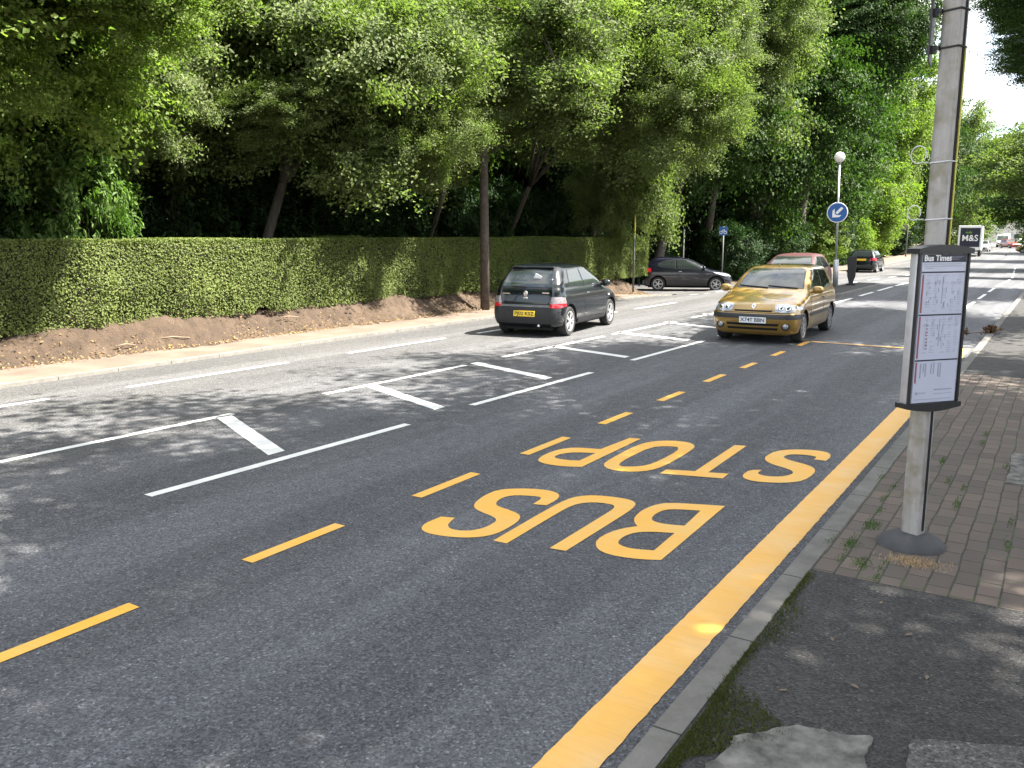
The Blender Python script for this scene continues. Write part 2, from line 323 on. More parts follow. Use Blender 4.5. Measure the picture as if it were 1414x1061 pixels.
class MB:
    def __init__(s): s.v = []; s.f = []
    def add(s, v, f, M4=None):
        b = len(s.v)
        for p in v:
            p = Vector(p); s.v.append(tuple(M4 @ p) if M4 else tuple(p))
        s.f += [tuple(i+b for i in q) for q in f]; return s
    def box(s, c, d, rz=0, rx=0, ry=0, bev=0):
        M4 = Matrix.Translation(c) @ Matrix.Rotation(rz, 4, 'Z') @ Matrix.Rotation(ry, 4, 'Y') @ Matrix.Rotation(rx, 4, 'X')
        x, y, z = d[0]/2, d[1]/2, d[2]/2
        if bev:
            bm = bmesh.new(); bmesh.ops.create_cube(bm, size=1)
            bmesh.ops.scale(bm, vec=d, verts=bm.verts)
            bmesh.ops.bevel(bm, geom=list(bm.edges), offset=bev, segments=2, affect='EDGES', profile=.5)
            bm.verts.index_update()
            s.add([v.co.copy() for v in bm.verts], [[v.index for v in f.verts] for f in bm.faces], M4); bm.free(); return s
        v = [(-x, -y, -z), (x, -y, -z), (x, y, -z), (-x, y, -z), (-x, -y, z), (x, -y, z), (x, y, z), (-x, y, z)]
        return s.add(v, [(0, 3, 2, 1), (4, 5, 6, 7), (0, 1, 5, 4), (1, 2, 6, 5), (2, 3, 7, 6), (3, 0, 4, 7)], M4)
    def tube(s, pts, rad, n=10, cap=True):
        pts = [Vector(p) for p in pts]; rad = rad if hasattr(rad, '__len__') else [rad]*len(pts)
        v = []; f = []; up = Vector((.13, .31, .94))
        for i, p in enumerate(pts):
            d = (pts[min(i+1, len(pts)-1)]-pts[max(i-1, 0)]).normalized()
            if abs(d.dot(up)) > .96: up = Vector((1, .1, .05))
            a = d.cross(up).normalized(); b = d.cross(a)
            for k in range(n):
                t = 2*math.pi*k/n; v.append(p+(a*math.cos(t)+b*math.sin(t))*rad[i])
        for i in range(len(pts)-1):
            for k in range(n): f.append((i*n+k, i*n+(k+1) % n, (i+1)*n+(k+1) % n, (i+1)*n+k))
        if cap: f.append(tuple(range(n))[::-1]); f.append(tuple((len(pts)-1)*n+k for k in range(n)))
        return s.add(v, f)
    def lathe(s, prof, n=24, M4=None, close=False):
        v = []; f = []
        for r, z in prof:
            for k in range(n): t = 2*math.pi*k/n; v.append((r*math.cos(t), r*math.sin(t), z))
        m = len(prof)
        for i in range(m if close else m-1):
            j = (i+1) % m
            for k in range(n): f.append((i*n+k, i*n+(k+1) % n, j*n+(k+1) % n, j*n+k))
        if not close:
            f.append(tuple(range(n))[::-1]); f.append(tuple((m-1)*n+k for k in range(n)))
        return s.add(v, f, M4)
    def prism(s, poly, z0, z1, M4=None):
        n = len(poly); v = [(x, y, z0) for x, y in poly]+[(x, y, z1) for x, y in poly]
        f = [tuple(range(n))[::-1], tuple(range(n, 2*n))]+[(i, (i+1) % n, n+(i+1) % n, n+i) for i in range(n)]
        return s.add(v, f, M4)
    def build(s, name, mat, parent=None, smooth=False, autos=None):
        me = mesh(name, s.v, s.f); o = link(name, me, mat, parent, smooth or autos is not None)
        bm = bmesh.new(); bm.from_mesh(me); bmesh.ops.recalc_face_normals(bm, faces=bm.faces)
        bm.to_mesh(me); bm.free()
        if autos is not None: me.set_sharp_from_angle(angle=R(autos))
        return o
def copy_tree(o, parent=None):
    c = o.copy(); col.objects.link(c)
    if parent: c.parent = parent
    for ch in list(o.children): copy_tree(ch, c)
    return c
def text_mesh(s, size, name='txt', bold=0.0, align='CENTER'):
    cu = bpy.data.curves.new(name, 'FONT'); cu.body = s; cu.size = size; cu.align_x = align; cu.align_y = 'CENTER'
    cu.offset = bold; cu.extrude = .0006; cu.resolution_u = 4
    t = bpy.data.objects.new(name, cu); col.objects.link(t)
    dg = bpy.context.evaluated_depsgraph_get(); me = bpy.data.meshes.new_from_object(t.evaluated_get(dg))
    bpy.data.objects.remove(t); bpy.data.curves.remove(cu); return me
def shape2d(splines, z=0.0):
    """filled 2D shape with holes -> list of verts and faces"""
    cu = bpy.data.curves.new('shape', 'CURVE'); cu.dimensions = '2D'; cu.fill_mode = 'BOTH'
    for pts in splines:
        sp = cu.splines.new('POLY'); sp.points.add(len(pts)-1)
        for q, p in zip(sp.points, pts): q.co = (p[0], p[1], 0, 1)
        sp.use_cyclic_u = True
    t = bpy.data.objects.new('shape', cu); col.objects.link(t)
    dg = bpy.context.evaluated_depsgraph_get(); me = bpy.data.meshes.new_from_object(t.evaluated_get(dg))
    v = [(p.co.x, p.co.y, z) for p in me.vertices]; f = [tuple(p.vertices) for p in me.polygons]
    bpy.data.objects.remove(t); bpy.data.curves.remove(cu); bpy.data.meshes.remove(me); return v, f
def smooth_poly(pts, keep=25):
    """Chaikin rounding that keeps corners sharper than ~keep deg turn when listed edges are long"""
    out = []; n = len(pts)
    for i in range(n):
        a, b, c = Vector(pts[i-1]), Vector(pts[i]), Vector(pts[(i+1) % n])
        d1, d2 = (b-a), (c-b)
        ang = math.degrees(d1.angle(d2)) if d1.length > 1e-6 and d2.length > 1e-6 else 0
        if ang > 58: out.append(tuple(b))
        else: out.append(tuple(b-d1*.25)); out.append(tuple(b+d2*.25))
    return out

# ------------------------------------------------------------------ terrain functions
def sm(x, a, b):
    t = min(1, max(0, (x-a)/(b-a))); return t*t*(3-2*t)
def gz(x, y):
    road = -.4*sm(y, 38, 64)+.32*sm(y, 90, 140)+.6*sm(y, 170, 300)
    dip = -.43*sm(-x, 9.5, 14)*sm(y, 25.5, 33)*(1-sm(y, 60, 70))
    return min(road, dip) if y < 80 else road
def off(y): return -.039*max(0, y-50)**1 if y > 56 else -.039*max(0, (y-44))**2/24*1.0 if y > 44 else 0.0
def W(x, y, z=0): return (x+off(y), y, z+gz(x, y))

def ys_range(a, b):
    out = []; y = a
    while y < b-1e-6:
        out.append(y); y += .5 if y < 40 else (2 if y < 150 else 10)
    out.append(b); return out
def strip(name, x0, x1, y0, y1, z, mat, kind='structure', thick=0, nx=8, parent=None):
    """sheet or slab in road coordinates following the terrain"""
    ys = ys_range(y0, y1); xs = [x0+(x1-x0)*i/nx for i in range(nx+1)]
    v = [W(x, y, z) for y in ys for x in xs]; n = nx+1
    f = [(j*n+i, j*n+i+1, (j+1)*n+i+1, (j+1)*n+i) for j in range(len(ys)-1) for i in range(nx)]
    if thick:
        b = len(v); v += [W(x, y, z-thick) for y in ys for x in (x0, x1)]
        for j in range(len(ys)-1):
            f.append((j*n, (j+1)*n, b+2*(j+1), b+2*j)); f.append((j*n+nx, b+2*j+1, b+2*j+3, (j+1)*n+nx))
        f.append((*[i for i in range(nx+1)][::-1], b, b+1)[:]) if False else None
        f.append(tuple([b, b+1]+[nx-i for i in range(nx+1)]))
    o = link(name, mesh(name, v, f), mat, parent)
    if kind: o['kind'] = kind
    return o

# ------------------------------------------------------------------ ground, road, pavements
def build_ground():
    xs = [-400, -200, -100, -60, -40, -30, -25, -20, -17, -15.6, -15.2, -14.1, -13.6, -13.1, -12.5, -11.9, -10, -6, -2, 0, 2, 4, 7, 12, 20, 40, 80, 160, 400]
    ys = [-200, -60, -20, -8]+[i for i in range(-4, 60, 1)]+[i for i in range(62, 180, 4)]+[200, 240, 300, 400, 600, 900]
    def h(x, y):
        z = gz(x, y)-.07
        if x <= -15.6: z = gz(x, y)*sm(y, 30, 33)+.42*(1-sm(y, 30.5, 33.5))*sm(-x, 13.0, 13.6)-.02 if y < 60 else gz(x, y)-.02
        if -15.6 < x <= -10: z = gz(x, y)-.12
        if x > 3.9: z = gz(x, y)+.03
        if x < -15 and y >= 44: z = gz(x, y)+.1
        return z
    v = [(x+off(y), y, h(x, y)) for y in ys for x in xs]; n = len(xs)
    f = [(j*n+i, j*n+i+1, (j+1)*n+i+1, (j+1)*n+i) for j in range(len(ys)-1) for i in range(n-1)]
    o = link('ground', mesh('ground', v, f), M['soil'], None, True); o['kind'] = 'structure'
build_ground()
strip('road', -11.8, -1.18, -12, 300, 0.0, M['road'], nx=14)
# side road falling away to the left between the hedge end and the wood
def side_road():
    v = []; f = []; nx = 14; yl = []
    for i in range(nx+1):
        x = -11.82-(22)*(i/nx)
        fl = max(0, 1-(-11.82-x)/3.2)
        y0 = 32.2-3.2*(fl**2); y1 = 42.0+3.0*(fl**2)
        for j in range(9):
            y = y0+(y1-y0)*j/8; v.append((x, y, gz(x, y)+.0))
    for i in range(nx):
        for j in range(8): f.append((i*9+j, i*9+j+1, (i+1)*9+j+1, (i+1)*9+j))
    o = link('side_road', mesh('side_road', v, f), M['road']); o['kind'] = 'structure'
side_road()
# seam patch: lighter surfacing seam across the near lane
o = strip('asphalt_seam', -3.3, -1.6, 16.62, 16.70, .004, M['foot'], nx=4)
strip('kerb', -1.205, -1.09, -12, 300, .1, M['kerb'], thick=.16, nx=3)
strip('footway', -1.105, 3.8, -12, 4.9, .096, M['foot'], thick=.1, nx=8)
strip('block_paving', -1.105, 3.8, 4.9, 13.4, .098, M['paving'], thick=.1, nx=8)
strip('footway', -1.105, 3.8, 13.4, 300, .096, M['foot'], thick=.1, nx=8)
strip('kerb', -11.93, -11.79, -12, 29.0, .05, M['kerb'], thick=.14, nx=3)
strip('pavement', -13.15, -11.93, -12, 29.2, .047, M['pink'], thick=.1, nx=6)
strip('kerb', -11.93, -11.79, 45.0, 300, .08, M['kerb'], thick=.14, nx=3)
strip('pavement', -14.2, -11.93, 45.0, 300, .077, M['pink'], thick=.1, nx=6)
def corner_pavement():
    mb = MB(); pts = []
    for a in range(0, 10):
        t = a/9*math.pi/2; pts.append((-14.6+2.7*math.cos(t), 29.2+2.9*math.sin(t)))
    poly = [(-13.15, 29.2), (-11.93, 29.2)]+pts[1:]+[(-15.4, 32.1), (-15.4, 31.2)]
    v, f = shape2d([poly]); v2 = [(x, y, gz(x, y)+.047) for x, y, z in v]
    o = link('pavement', mesh('pavement', v2, f), M['pink']); o['kind'] = 'structure'
corner_pavement()

# earth bank under the hedge
def bank():
    rng = random.Random(4); v = []; f = []; nx = 26; ys = [i*.12 for i in range(-30, 262)]
    for y in ys:
        for i in range(nx+1):
            t = i/nx; x = -12.95-2.8*t-(.12*math.sin(y*1.1)+.07*math.sin(y*2.9+1))*(1-t)*.8
            z = .045+.52*sm(t, .04, .42)*sm(-y, -32.2, -29.0)*(1+.12*math.sin(y*.9)+.08*math.sin(y*2.3+2))+rng.uniform(-.035, .035)*(1 if 0 < i else 0)
            z += gz(x, y) + .035*math.sin(x*9+y*3)*math.sin(y*5.1)*t
            if i == 0: z = .03+gz(x, y)
            v.append((x, y, z))
    n = nx+1
    f = [(j*n+i, j*n+i+1, (j+1)*n+i+1, (j+1)*n+i) for j in range(len(ys)-1) for i in range(nx)]
    o = link('earth_bank', mesh('earth_bank', v, f), M['bank'], None, False); o['kind'] = 'structure'
bank()

# ------------------------------------------------------------------ road markings (flat sheets on the surface)
def marks(name, mat, polys, label, cat, group=None, z=.004):
    mb = MB()
    for p in polys:
        n = len(p); mb.add([W(x, y, z) for x, y in p], [tuple(range(n))])
    o = mb.build(name, mat); return tag(o, label, cat, group)
def bar(xc, w_, y0, y1, skew=0): return [(xc-w_/2, y0), (xc+w_/2, y0), (xc+w_/2+skew, y1), (xc-w_/2+skew, y1)]
def mark_each(name, mat, bars, labels, cat, group, z=.004):
    for i, b in enumerate(bars):
        marks(name, mat, [b], labels if isinstance(labels, str) else labels[i], cat, group, z)

ord_ = ['nearest', 'second nearest', 'third nearest', 'fourth nearest', 'fifth nearest', 'sixth nearest', 'seventh nearest', 'eighth nearest', 'ninth nearest', 'tenth nearest', 'eleventh nearest', 'twelfth nearest']
yd = [(-4.14, .25, 1.02), (-4.14, 1.78, 2.61), (-4.13, 3.38, 4.2), (-4.09, 5.0, 5.8), (-4.08, 6.57, 7.38), (-4.07, 8.13, 8.84), (-4.06, 9.7, 10.43), (-4.08, 11.33, 12.09), (-4.05, 12.85, 13.5), (-4.05, 14.48, 15.13), (-4.04, 16.1, 16.83)]
yl = ['yellow dash of the bus bay edge outside the frame at lower left', 'yellow dash cut by the left edge of the photo', 'long yellow dash right of the one at the left edge', 'yellow dash just left of the S of BUS', 'yellow dash just left of the P of STOP', 'yellow dash above the P and O of STOP',
      'yellow dash fifth from the far end of the bus bay line', 'yellow dash fourth from the far end of the bus bay line', 'yellow dash third from the far end of the bus bay line', 'yellow dash in front of the gold car, one short of the corner', 'far corner yellow dash by the gold car front wheel']
for (xc, a, b), l in zip(yd, yl):
    marks('yellow_dash', M['yellow'], [bar(xc, .1, a, b)], l, 'road marking', 'yellow dashes edging the bus bay')
marks('bay_end_line', M['yellow2'], [[(-4.0, 16.84), (-1.7, 16.72), (-1.7, 16.79), (-4.0, 16.92)]], 'thin yellow line closing the far end of the bus bay', 'road marking')
# kerbside yellow band, slightly ragged edges
def kerb_band():
    rng = random.Random(2); ys = [-8+.04*i for i in range(int(25.3/.04)+1)]; v = []; f = []
    for y in ys:
        v.append((-1.54+rng.uniform(-.0025, .0025), y, .004)); v.append((-1.325+rng.uniform(-.0035, .0035), y, .004))
    f = [(2*i, 2*i+1, 2*i+3, 2*i+2) for i in range(len(ys)-1)]
    tag(link('kerbside_line', mesh('kerbside_line', v, f), M['yellow2']), 'broad solid yellow line running beside the right kerb', 'road marking')
kerb_band()
# lettering
Lt = {
'S1': [[(-3.638, 4.719), (-3.537, 4.753), (-3.513, 4.665), (-3.485, 4.594), (-3.424, 4.545), (-3.356, 4.549), (-3.285, 4.589), (-3.24, 4.681), (-3.237, 4.794), (-3.254, 4.873), (-3.321, 4.923), (-3.429, 4.955), (-3.517, 4.99), (-3.583, 5.047), (-3.632, 5.154), (-3.667, 5.332), (-3.659, 5.487), (-3.585, 5.581), (-3.458, 5.662), (-3.327, 5.7), (-3.232, 5.685), (-3.169, 5.63), (-3.133, 5.53), (-3.128, 5.36), (-3.232, 5.327), (-3.244, 5.459), (-3.264, 5.503), (-3.303, 5.514), (-3.409, 5.476), (-3.486, 5.426), (-3.514, 5.335), (-3.496, 5.227), (-3.448, 5.154), (-3.38, 5.131), (-3.282, 5.108), (-3.197, 5.072), (-3.146, 5.02), (-3.109, 4.917), (-3.095, 4.757), (-3.102, 4.622), (-3.152, 4.524), (-3.25, 4.445), (-3.379, 4.401), (-3.488, 4.391), (-3.567, 4.413), (-3.616, 4.469), (-3.645, 4.55)]],
'U': [[(-3.044, 4.513), (-3.079, 5.311), (-3.075, 5.564), (-3.04, 5.69), (-2.944, 5.784), (-2.765, 5.828), (-2.645, 5.822), (-2.578, 5.761), (-2.549, 5.627), (-2.545, 5.375), (-2.545, 4.607), (-2.658, 4.595), (-2.665, 5.382), (-2.668, 5.552), (-2.693, 5.625), (-2.738, 5.644), (-2.831, 5.633), (-2.921, 5.575), (-2.968, 5.456), (-2.969, 5.244), (-2.939, 4.517)]],
'B': [[(-1.993, 6.068), (-1.966, 4.791), (-2.076, 4.734), (-2.222, 4.698), (-2.347, 4.715), (-2.429, 4.793), (-2.474, 4.905), (-2.469, 5.062), (-2.427, 5.197), (-2.357, 5.294), (-2.402, 5.348), (-2.445, 5.423), (-2.472, 5.55), (-2.473, 5.699), (-2.438, 5.837), (-2.377, 5.917), (-2.215, 5.986)],
      [(-2.109, 5.861), (-2.084, 5.481), (-2.21, 5.439), (-2.304, 5.45), (-2.347, 5.505), (-2.361, 5.634), (-2.335, 5.749), (-2.256, 5.806)],
      [(-2.085, 5.303), (-2.071, 4.922), (-2.204, 4.871), (-2.297, 4.888), (-2.338, 4.939), (-2.35, 5.055), (-2.317, 5.171), (-2.235, 5.24)]],
'P': [[(-3.534, 7.697), (-3.425, 7.716), (-3.421, 6.464), (-3.555, 6.395), (-3.713, 6.375), (-3.825, 6.408), (-3.888, 6.495), (-3.92, 6.691), (-3.9, 6.908), (-3.812, 7.055), (-3.571, 7.124)],
      [(-3.541, 6.963), (-3.541, 6.643), (-3.637, 6.6), (-3.761, 6.597), (-3.808, 6.655), (-3.795, 6.775), (-3.722, 6.89)]],
'O': [[(-3.299, 6.62), (-3.333, 6.829), (-3.348, 7.413), (-3.299, 7.667), (-3.146, 7.817), (-2.969, 7.842), (-2.867, 7.746), (-2.83, 7.602), (-2.817, 7.075), (-2.837, 6.776), (-2.909, 6.613), (-3.038, 6.53), (-3.179, 6.517)],
      [(-3.191, 6.71), (-3.213, 6.975), (-3.202, 7.446), (-3.098, 7.573), (-2.985, 7.599), (-2.93, 7.472), (-2.931, 7.055), (-2.957, 6.83), (-3.031, 6.722), (-3.129, 6.669)]],
'T': [[(-2.762, 6.64), (-2.764, 6.784), (-2.534, 6.868), (-2.551, 7.967), (-2.443, 7.999), (-2.425, 6.891), (-2.265, 6.95), (-2.258, 6.78)]],
'S2': [[(-1.773, 7.83), (-1.668, 7.833), (-1.66, 7.99), (-1.695, 8.122), (-1.757, 8.174), (-1.876, 8.179), (-2.044, 8.094), (-2.148, 7.946), (-2.174, 7.725), (-2.147, 7.579), (-2.055, 7.46), (-1.875, 7.374), (-1.811, 7.298), (-1.808, 7.205), (-1.863, 7.095), (-1.959, 7.045), (-2.026, 7.058), (-2.065, 7.1), (-2.062, 7.221), (-2.152, 7.16), (-2.155, 6.982), (-2.12, 6.885), (-2.021, 6.831), (-1.866, 6.877), (-1.744, 6.964), (-1.671, 7.082), (-1.65, 7.338), (-1.677, 7.494), (-1.75, 7.594), (-1.947, 7.68), (-2.013, 7.733), (-2.034, 7.8), (-1.995, 7.907), (-1.89, 7.952), (-1.796, 7.952), (-1.766, 7.915)]]}
for word, letters in (('BUS', ('B', 'U', 'S1')), ('STOP', ('S2', 'T', 'O', 'P'))):
    for k in letters:
        v, f = shape2d([smooth_poly(s) for s in Lt[k]], .004)
        o = link('painted_letter', mesh('painted_letter', v, f), M['yellow'])
        tag(o, 'yellow painted letter %s of the word %s on the road, upside down' % (k[0], word), 'road lettering', 'painted letters of BUS STOP')

# central hatching
def hbar(x0, y0, x1, y1, w_): return [(x0, y0-w_/2), (x1, y1-w_/2), (x1, y1+w_/2), (x0, y0+w_/2)]
lines_l = [(3.2, 6.34), (7.8, 10.78), (11.87, 15.5), (15.95, 19.17), (20.28, 23.3), (24.5, 27.4)]
lines_r = [(-.8, 2.2), (3.89, 6.99), (8.22, 11.22), (12.7, 15.86), (16.8, 19.9), (21.0, 24.0)]
nm_l = ['left side white line of the hatching, cut by the left photo edge', 'left side white line of the hatching above the second diagonal', 'left side white line of the hatching nearest the black hatchback', 'left side white line of the hatching between the moving black and gold cars', 'left side white line of the hatching beside the gold car', 'left side white line of the hatching beyond the gold car']
nm_r = ['right side white line of the hatching outside the frame at left', 'right side white line of the hatching nearest the camera', 'right side white line of the hatching above the letters STOP', 'right side white line of the hatching pointing at the gold car', 'right side white line of the hatching under the gold car', 'right side white line of the hatching hidden behind the gold car']
for i, (a, b) in enumerate(lines_l): marks('white_line', M['white'], [bar(-7.95+.012*a, .1, a, b, .06)], nm_l[i], 'road marking', 'white lines edging the central hatching')
for i, (a, b) in enumerate(lines_r): marks('white_line', M['white'], [bar(-5.89+.005*a, .1, a, b, .05)], nm_r[i], 'road marking', 'white lines edging the central hatching')
hats = [(6.2, 5.36), (8.62, 7.86), (11.08, 10.4), (13.58, 13.0), (16.3, 15.8), (18.85, 18.2), (21.4, 20.8), (24, 23.4)]
nm_h = ['thick white diagonal bar nearest the camera', 'thick white diagonal bar second from the camera', 'white diagonal bar third from the camera', 'white diagonal bar just below the black hatchback', 'white diagonal bar between black and gold cars', 'white diagonal bar touching the gold car front wheel', 'white diagonal bar behind the gold car mirror', 'white diagonal bar farthest, behind the gold car']
for i, (a, b) in enumerate(hats):
    marks('hatch_bar', M['white'], [hbar(-7.84, a, -6.05, b, .2)], nm_h[i], 'road marking', 'diagonal bars of the central hatching')
# cycle lane lines
cyl = [(2.0, 5.7), (6.73, 9.5), (10.86, 13.5), (14.56, 17.0), (18.2, 20.8), (21.9, 24.7)]
nm_c = ['pale cycle lane dash cut by the left photo edge', 'pale cycle lane dash below the sunlit bank', 'pale cycle lane dash left of the black hatchback', 'pale cycle lane dash under the rear of the black hatchback', 'pale cycle lane dash beyond the black hatchback', 'pale cycle lane dash before the side road']
for i, (a, b) in enumerate(cyl): marks('cycle_lane_dash', M['white'], [bar(-10.65+.03*a, .1, a, b, .08)], nm_c[i], 'road marking', 'cycle lane dashes on the far side')
for i in range(6): 
    a = 27.1+4.2*i
    marks('cycle_lane_dash', M['white'], [bar(-2.3, .1, a, a+2.75)], '%s white dash right of the timetable case' % ord_[i], 'road marking', 'cycle lane dashes on the near side')
for i in range(4):
    a = 54+6*i
    marks('cycle_lane_dash', M['white'], [bar(-2.3, .1, a, a+4)], '%s small far white dash near the distant traffic on the right' % ord_[i], 'road marking', 'cycle lane dashes on the near side')
for i, (a, b) in enumerate([(26.8, 29.5), (30.8, 33.1), (34.1, 37.2), (37.9, 41), (42.2, 45), (46.5, 49.5)]):
    marks('lane_dash', M['white'], [bar(-5.8, .12, a, b)], '%s white dash along the right of the traffic island' % ord_[i], 'road marking', 'white dashes beside the traffic island')
for i, (a, b) in enumerate([(38, 40.5), (43, 46), (49, 52), (56, 59)]):
    marks('lane_dash', M['white'], [bar(-7.8, .12, a, b)], '%s white dash beyond the traffic island, left row' % ord_[i], 'road marking', 'white dashes beyond the traffic island')
for i, a in enumerate([29.2, 30.6, 32.0, 33.4, 34.8, 36.2]):
    marks('give_way_dash', M['white'], [bar(-11.2, .13, a, a+.8)], '%s give way dash in the row nearer the main road' % ord_[i], 'road marking', 'give way dashes at the side road')
    marks('give_way_dash', M['white'], [bar(-11.75, .13, a, a+.8)], '%s give way dash in the row farther from the main road' % ord_[i], 'road marking', 'give way dashes at the side road')

# traffic island
def island():
    poly = []
    for k in range(9): t = math.pi+math.pi*k/8; poly.append((-6.75+.62*math.cos(t), 29.6+.62*math.sin(t)))
    poly += [(-6.13, 36.5), (-6.4, 37.3), (-7.1, 37.3), (-7.37, 36.5)]
    o = MB().prism(poly, -.05, .13).build('traffic_island', M['kerb']); o['kind'] = 'structure'
    o = MB().prism([(-6.75+(x+6.75)*.8, 33.3+(y-33.3)*.96) for x, y in poly], .128, .136).build('traffic_island_surface', M['foot']); o['kind'] = 'structure'
island()

# footway details
def blotch(name, pts, z, th, mat, label, cat, seed=0):
    rng = random.Random(seed); pp = []
    n = len(pts)
    for i in range(n):
        a, b = Vector(pts[i]), Vector(pts[(i+1) % n])
        for k in range(14):
            p = a.lerp(b, k/14); q = .01*math.sin(k*.5+i*2+seed); pp.append((p.x+q+rng.uniform(-.008, .008), p.y+q*.8+rng.uniform(-.008, .008)))
    o = MB().prism(pp, z-.02, z+th).build(name, mat); return tag(o, label, cat)
blotch('concrete_slab', [(-.93, 2.72), (-.91, 3.0), (-.74, 3.2), (-.46, 3.28), (-.42, 2.8)], .1, .006, M['concrete'], 'broken pale concrete patch in the footway beside the moss', 'concrete patch', 3)
blotch('asphalt_patch', [(-.33, 2.7), (-.33, 3.36), (.03, 3.53), (.1, 2.9)], .1, .004, M['patch'], 'light grey rectangular patch in the footway at the lower right corner', 'asphalt patch', 4)
blotch('paving_slab', [(-.25, 7.5), (-.25, 8.6), (.2, 8.75), (.2, 7.6)], .1, .004, M['concrete'], 'pale slab among the block paving at the right photo edge', 'paving slab', 5)
rngs = np.random.default_rng(5)
def tuft_mesh(name, pts, h, wd, z0, seed, zf=None):
    """short blades at given points"""
    r = np.random.default_rng(seed); n = len(pts); P = np.zeros((n, 3)); P[:, :2] = pts; P[:, 2] = z0
    if zf is not None: P[:, 2] += zf
    a = r.uniform(0, 2*np.pi, n); d = np.stack([np.cos(a), np.sin(a), np.zeros(n)], 1)
    hh = h*r.uniform(.4, 1.2, n)[:, None]; lean = r.normal(0, .5, (n, 2))*hh
    tip = P.copy(); tip[:, :2] += lean; tip[:, 2] += hh[:, 0]
    V = np.stack([P-d*wd, P+d*wd, tip], 1).reshape(-1, 3); F = np.arange(3*n).reshape(n, 3)
    return np_mesh(name, V, F)
mp_ = []
for _ in range(9000):
    t = rngs.random(); y = 2.3+t*1.0+rngs.normal(0, .05); x = -1.07+rngs.random()**1.6*(.05+.3*max(0, 1-abs(y-3.12)/.35))
    if rngs.random() < .75 or y > 3.3: mp_.append((x, y))
for _ in range(1800):
    y = rngs.uniform(3.2, 4.85); x = -1.09+abs(rngs.normal(0, .022))*(1+2*(math.sin(y*5) > .3)); mp_.append((x, y))
moss = link('moss_patch', tuft_mesh('moss_patch', np.array(mp_), .016, .003, .097, 1), leaf_mat('moss blades', (.04, .055, .014), (.075, .095, .022), (.14, .11, .05), .2, .8, 14)); tag(moss, kind='stuff', cat='moss', label='green and brown moss creeping along the kerb beside the concrete patch')
gp = []
for k in range(26):
    col_ = rngs.integers(0, 9); cx = -1.1+.118*col_; cy = rngs.uniform(4.95, 9.5) if k > 8 else rngs.uniform(4.95, 7)
    if k < 6: cx = -1.0+.06*rngs.random(); cy = 5.2+.35*k
    for _ in range(60): gp.append((cx+rngs.normal(0, .012), cy+rngs.normal(0, .07)))
for c in ((-.98, 5.45), (-.93, 5.9), (-.86, 5.15)):
    for _ in range(200): gp.append((c[0]+rngs.normal(0, .025), c[1]+rngs.normal(0, .055)))
weeds = link('weeds', tuft_mesh('weeds', np.array(gp), .013, .0026, .098, 2), leaf_mat('weed blades', (.05, .11, .02), (.08, .16, .03), (.12, .2, .05), .35, .6, 14)); tag(weeds, kind='stuff', cat='weeds', label='small green weeds growing in the block paving joints')
sp_ = np.stack([rngs.normal(-.6, .075, 700), rngs.normal(5.33, .05, 700)], 1)
straw = tuft_mesh('dry_grass', sp_, .02, .0022, .1, 3)
tag(link('dry_grass', straw, plain('straw', (.42, .3, .17), .8, 0, .3, 30)), 'pile of dry brown grass at the foot of the bus stop post', 'dry grass', kind='stuff')
# fallen leaves / petals on footway
for i, (x, y) in enumerate([(-.78, 4.05), (-.48, 4.3), (-.6, 3.65), (-.66, 4.62), (-.2, 4.6), (-.85, 3.45), (-.35, 3.9)]):
    r_ = random.Random(i); a = r_.uniform(0, 6); s_ = r_.uniform(.008, .018)
    v = [(-s_*1.6, 0, .001), (0, -s_*.6, .004), (s_*1.6, 0, .002), (0, s_*.6, .005)]
    o = MB().add(v, [(0, 1, 2, 3)], Matrix.Translation((x, y, .1)) @ Matrix.Rotation(a, 4, 'Z')).build('fallen_leaf', M['stick'])
    tag(o, 'tiny pale fallen leaf on the dark footway', 'leaf', 'fallen leaves on the near footway')

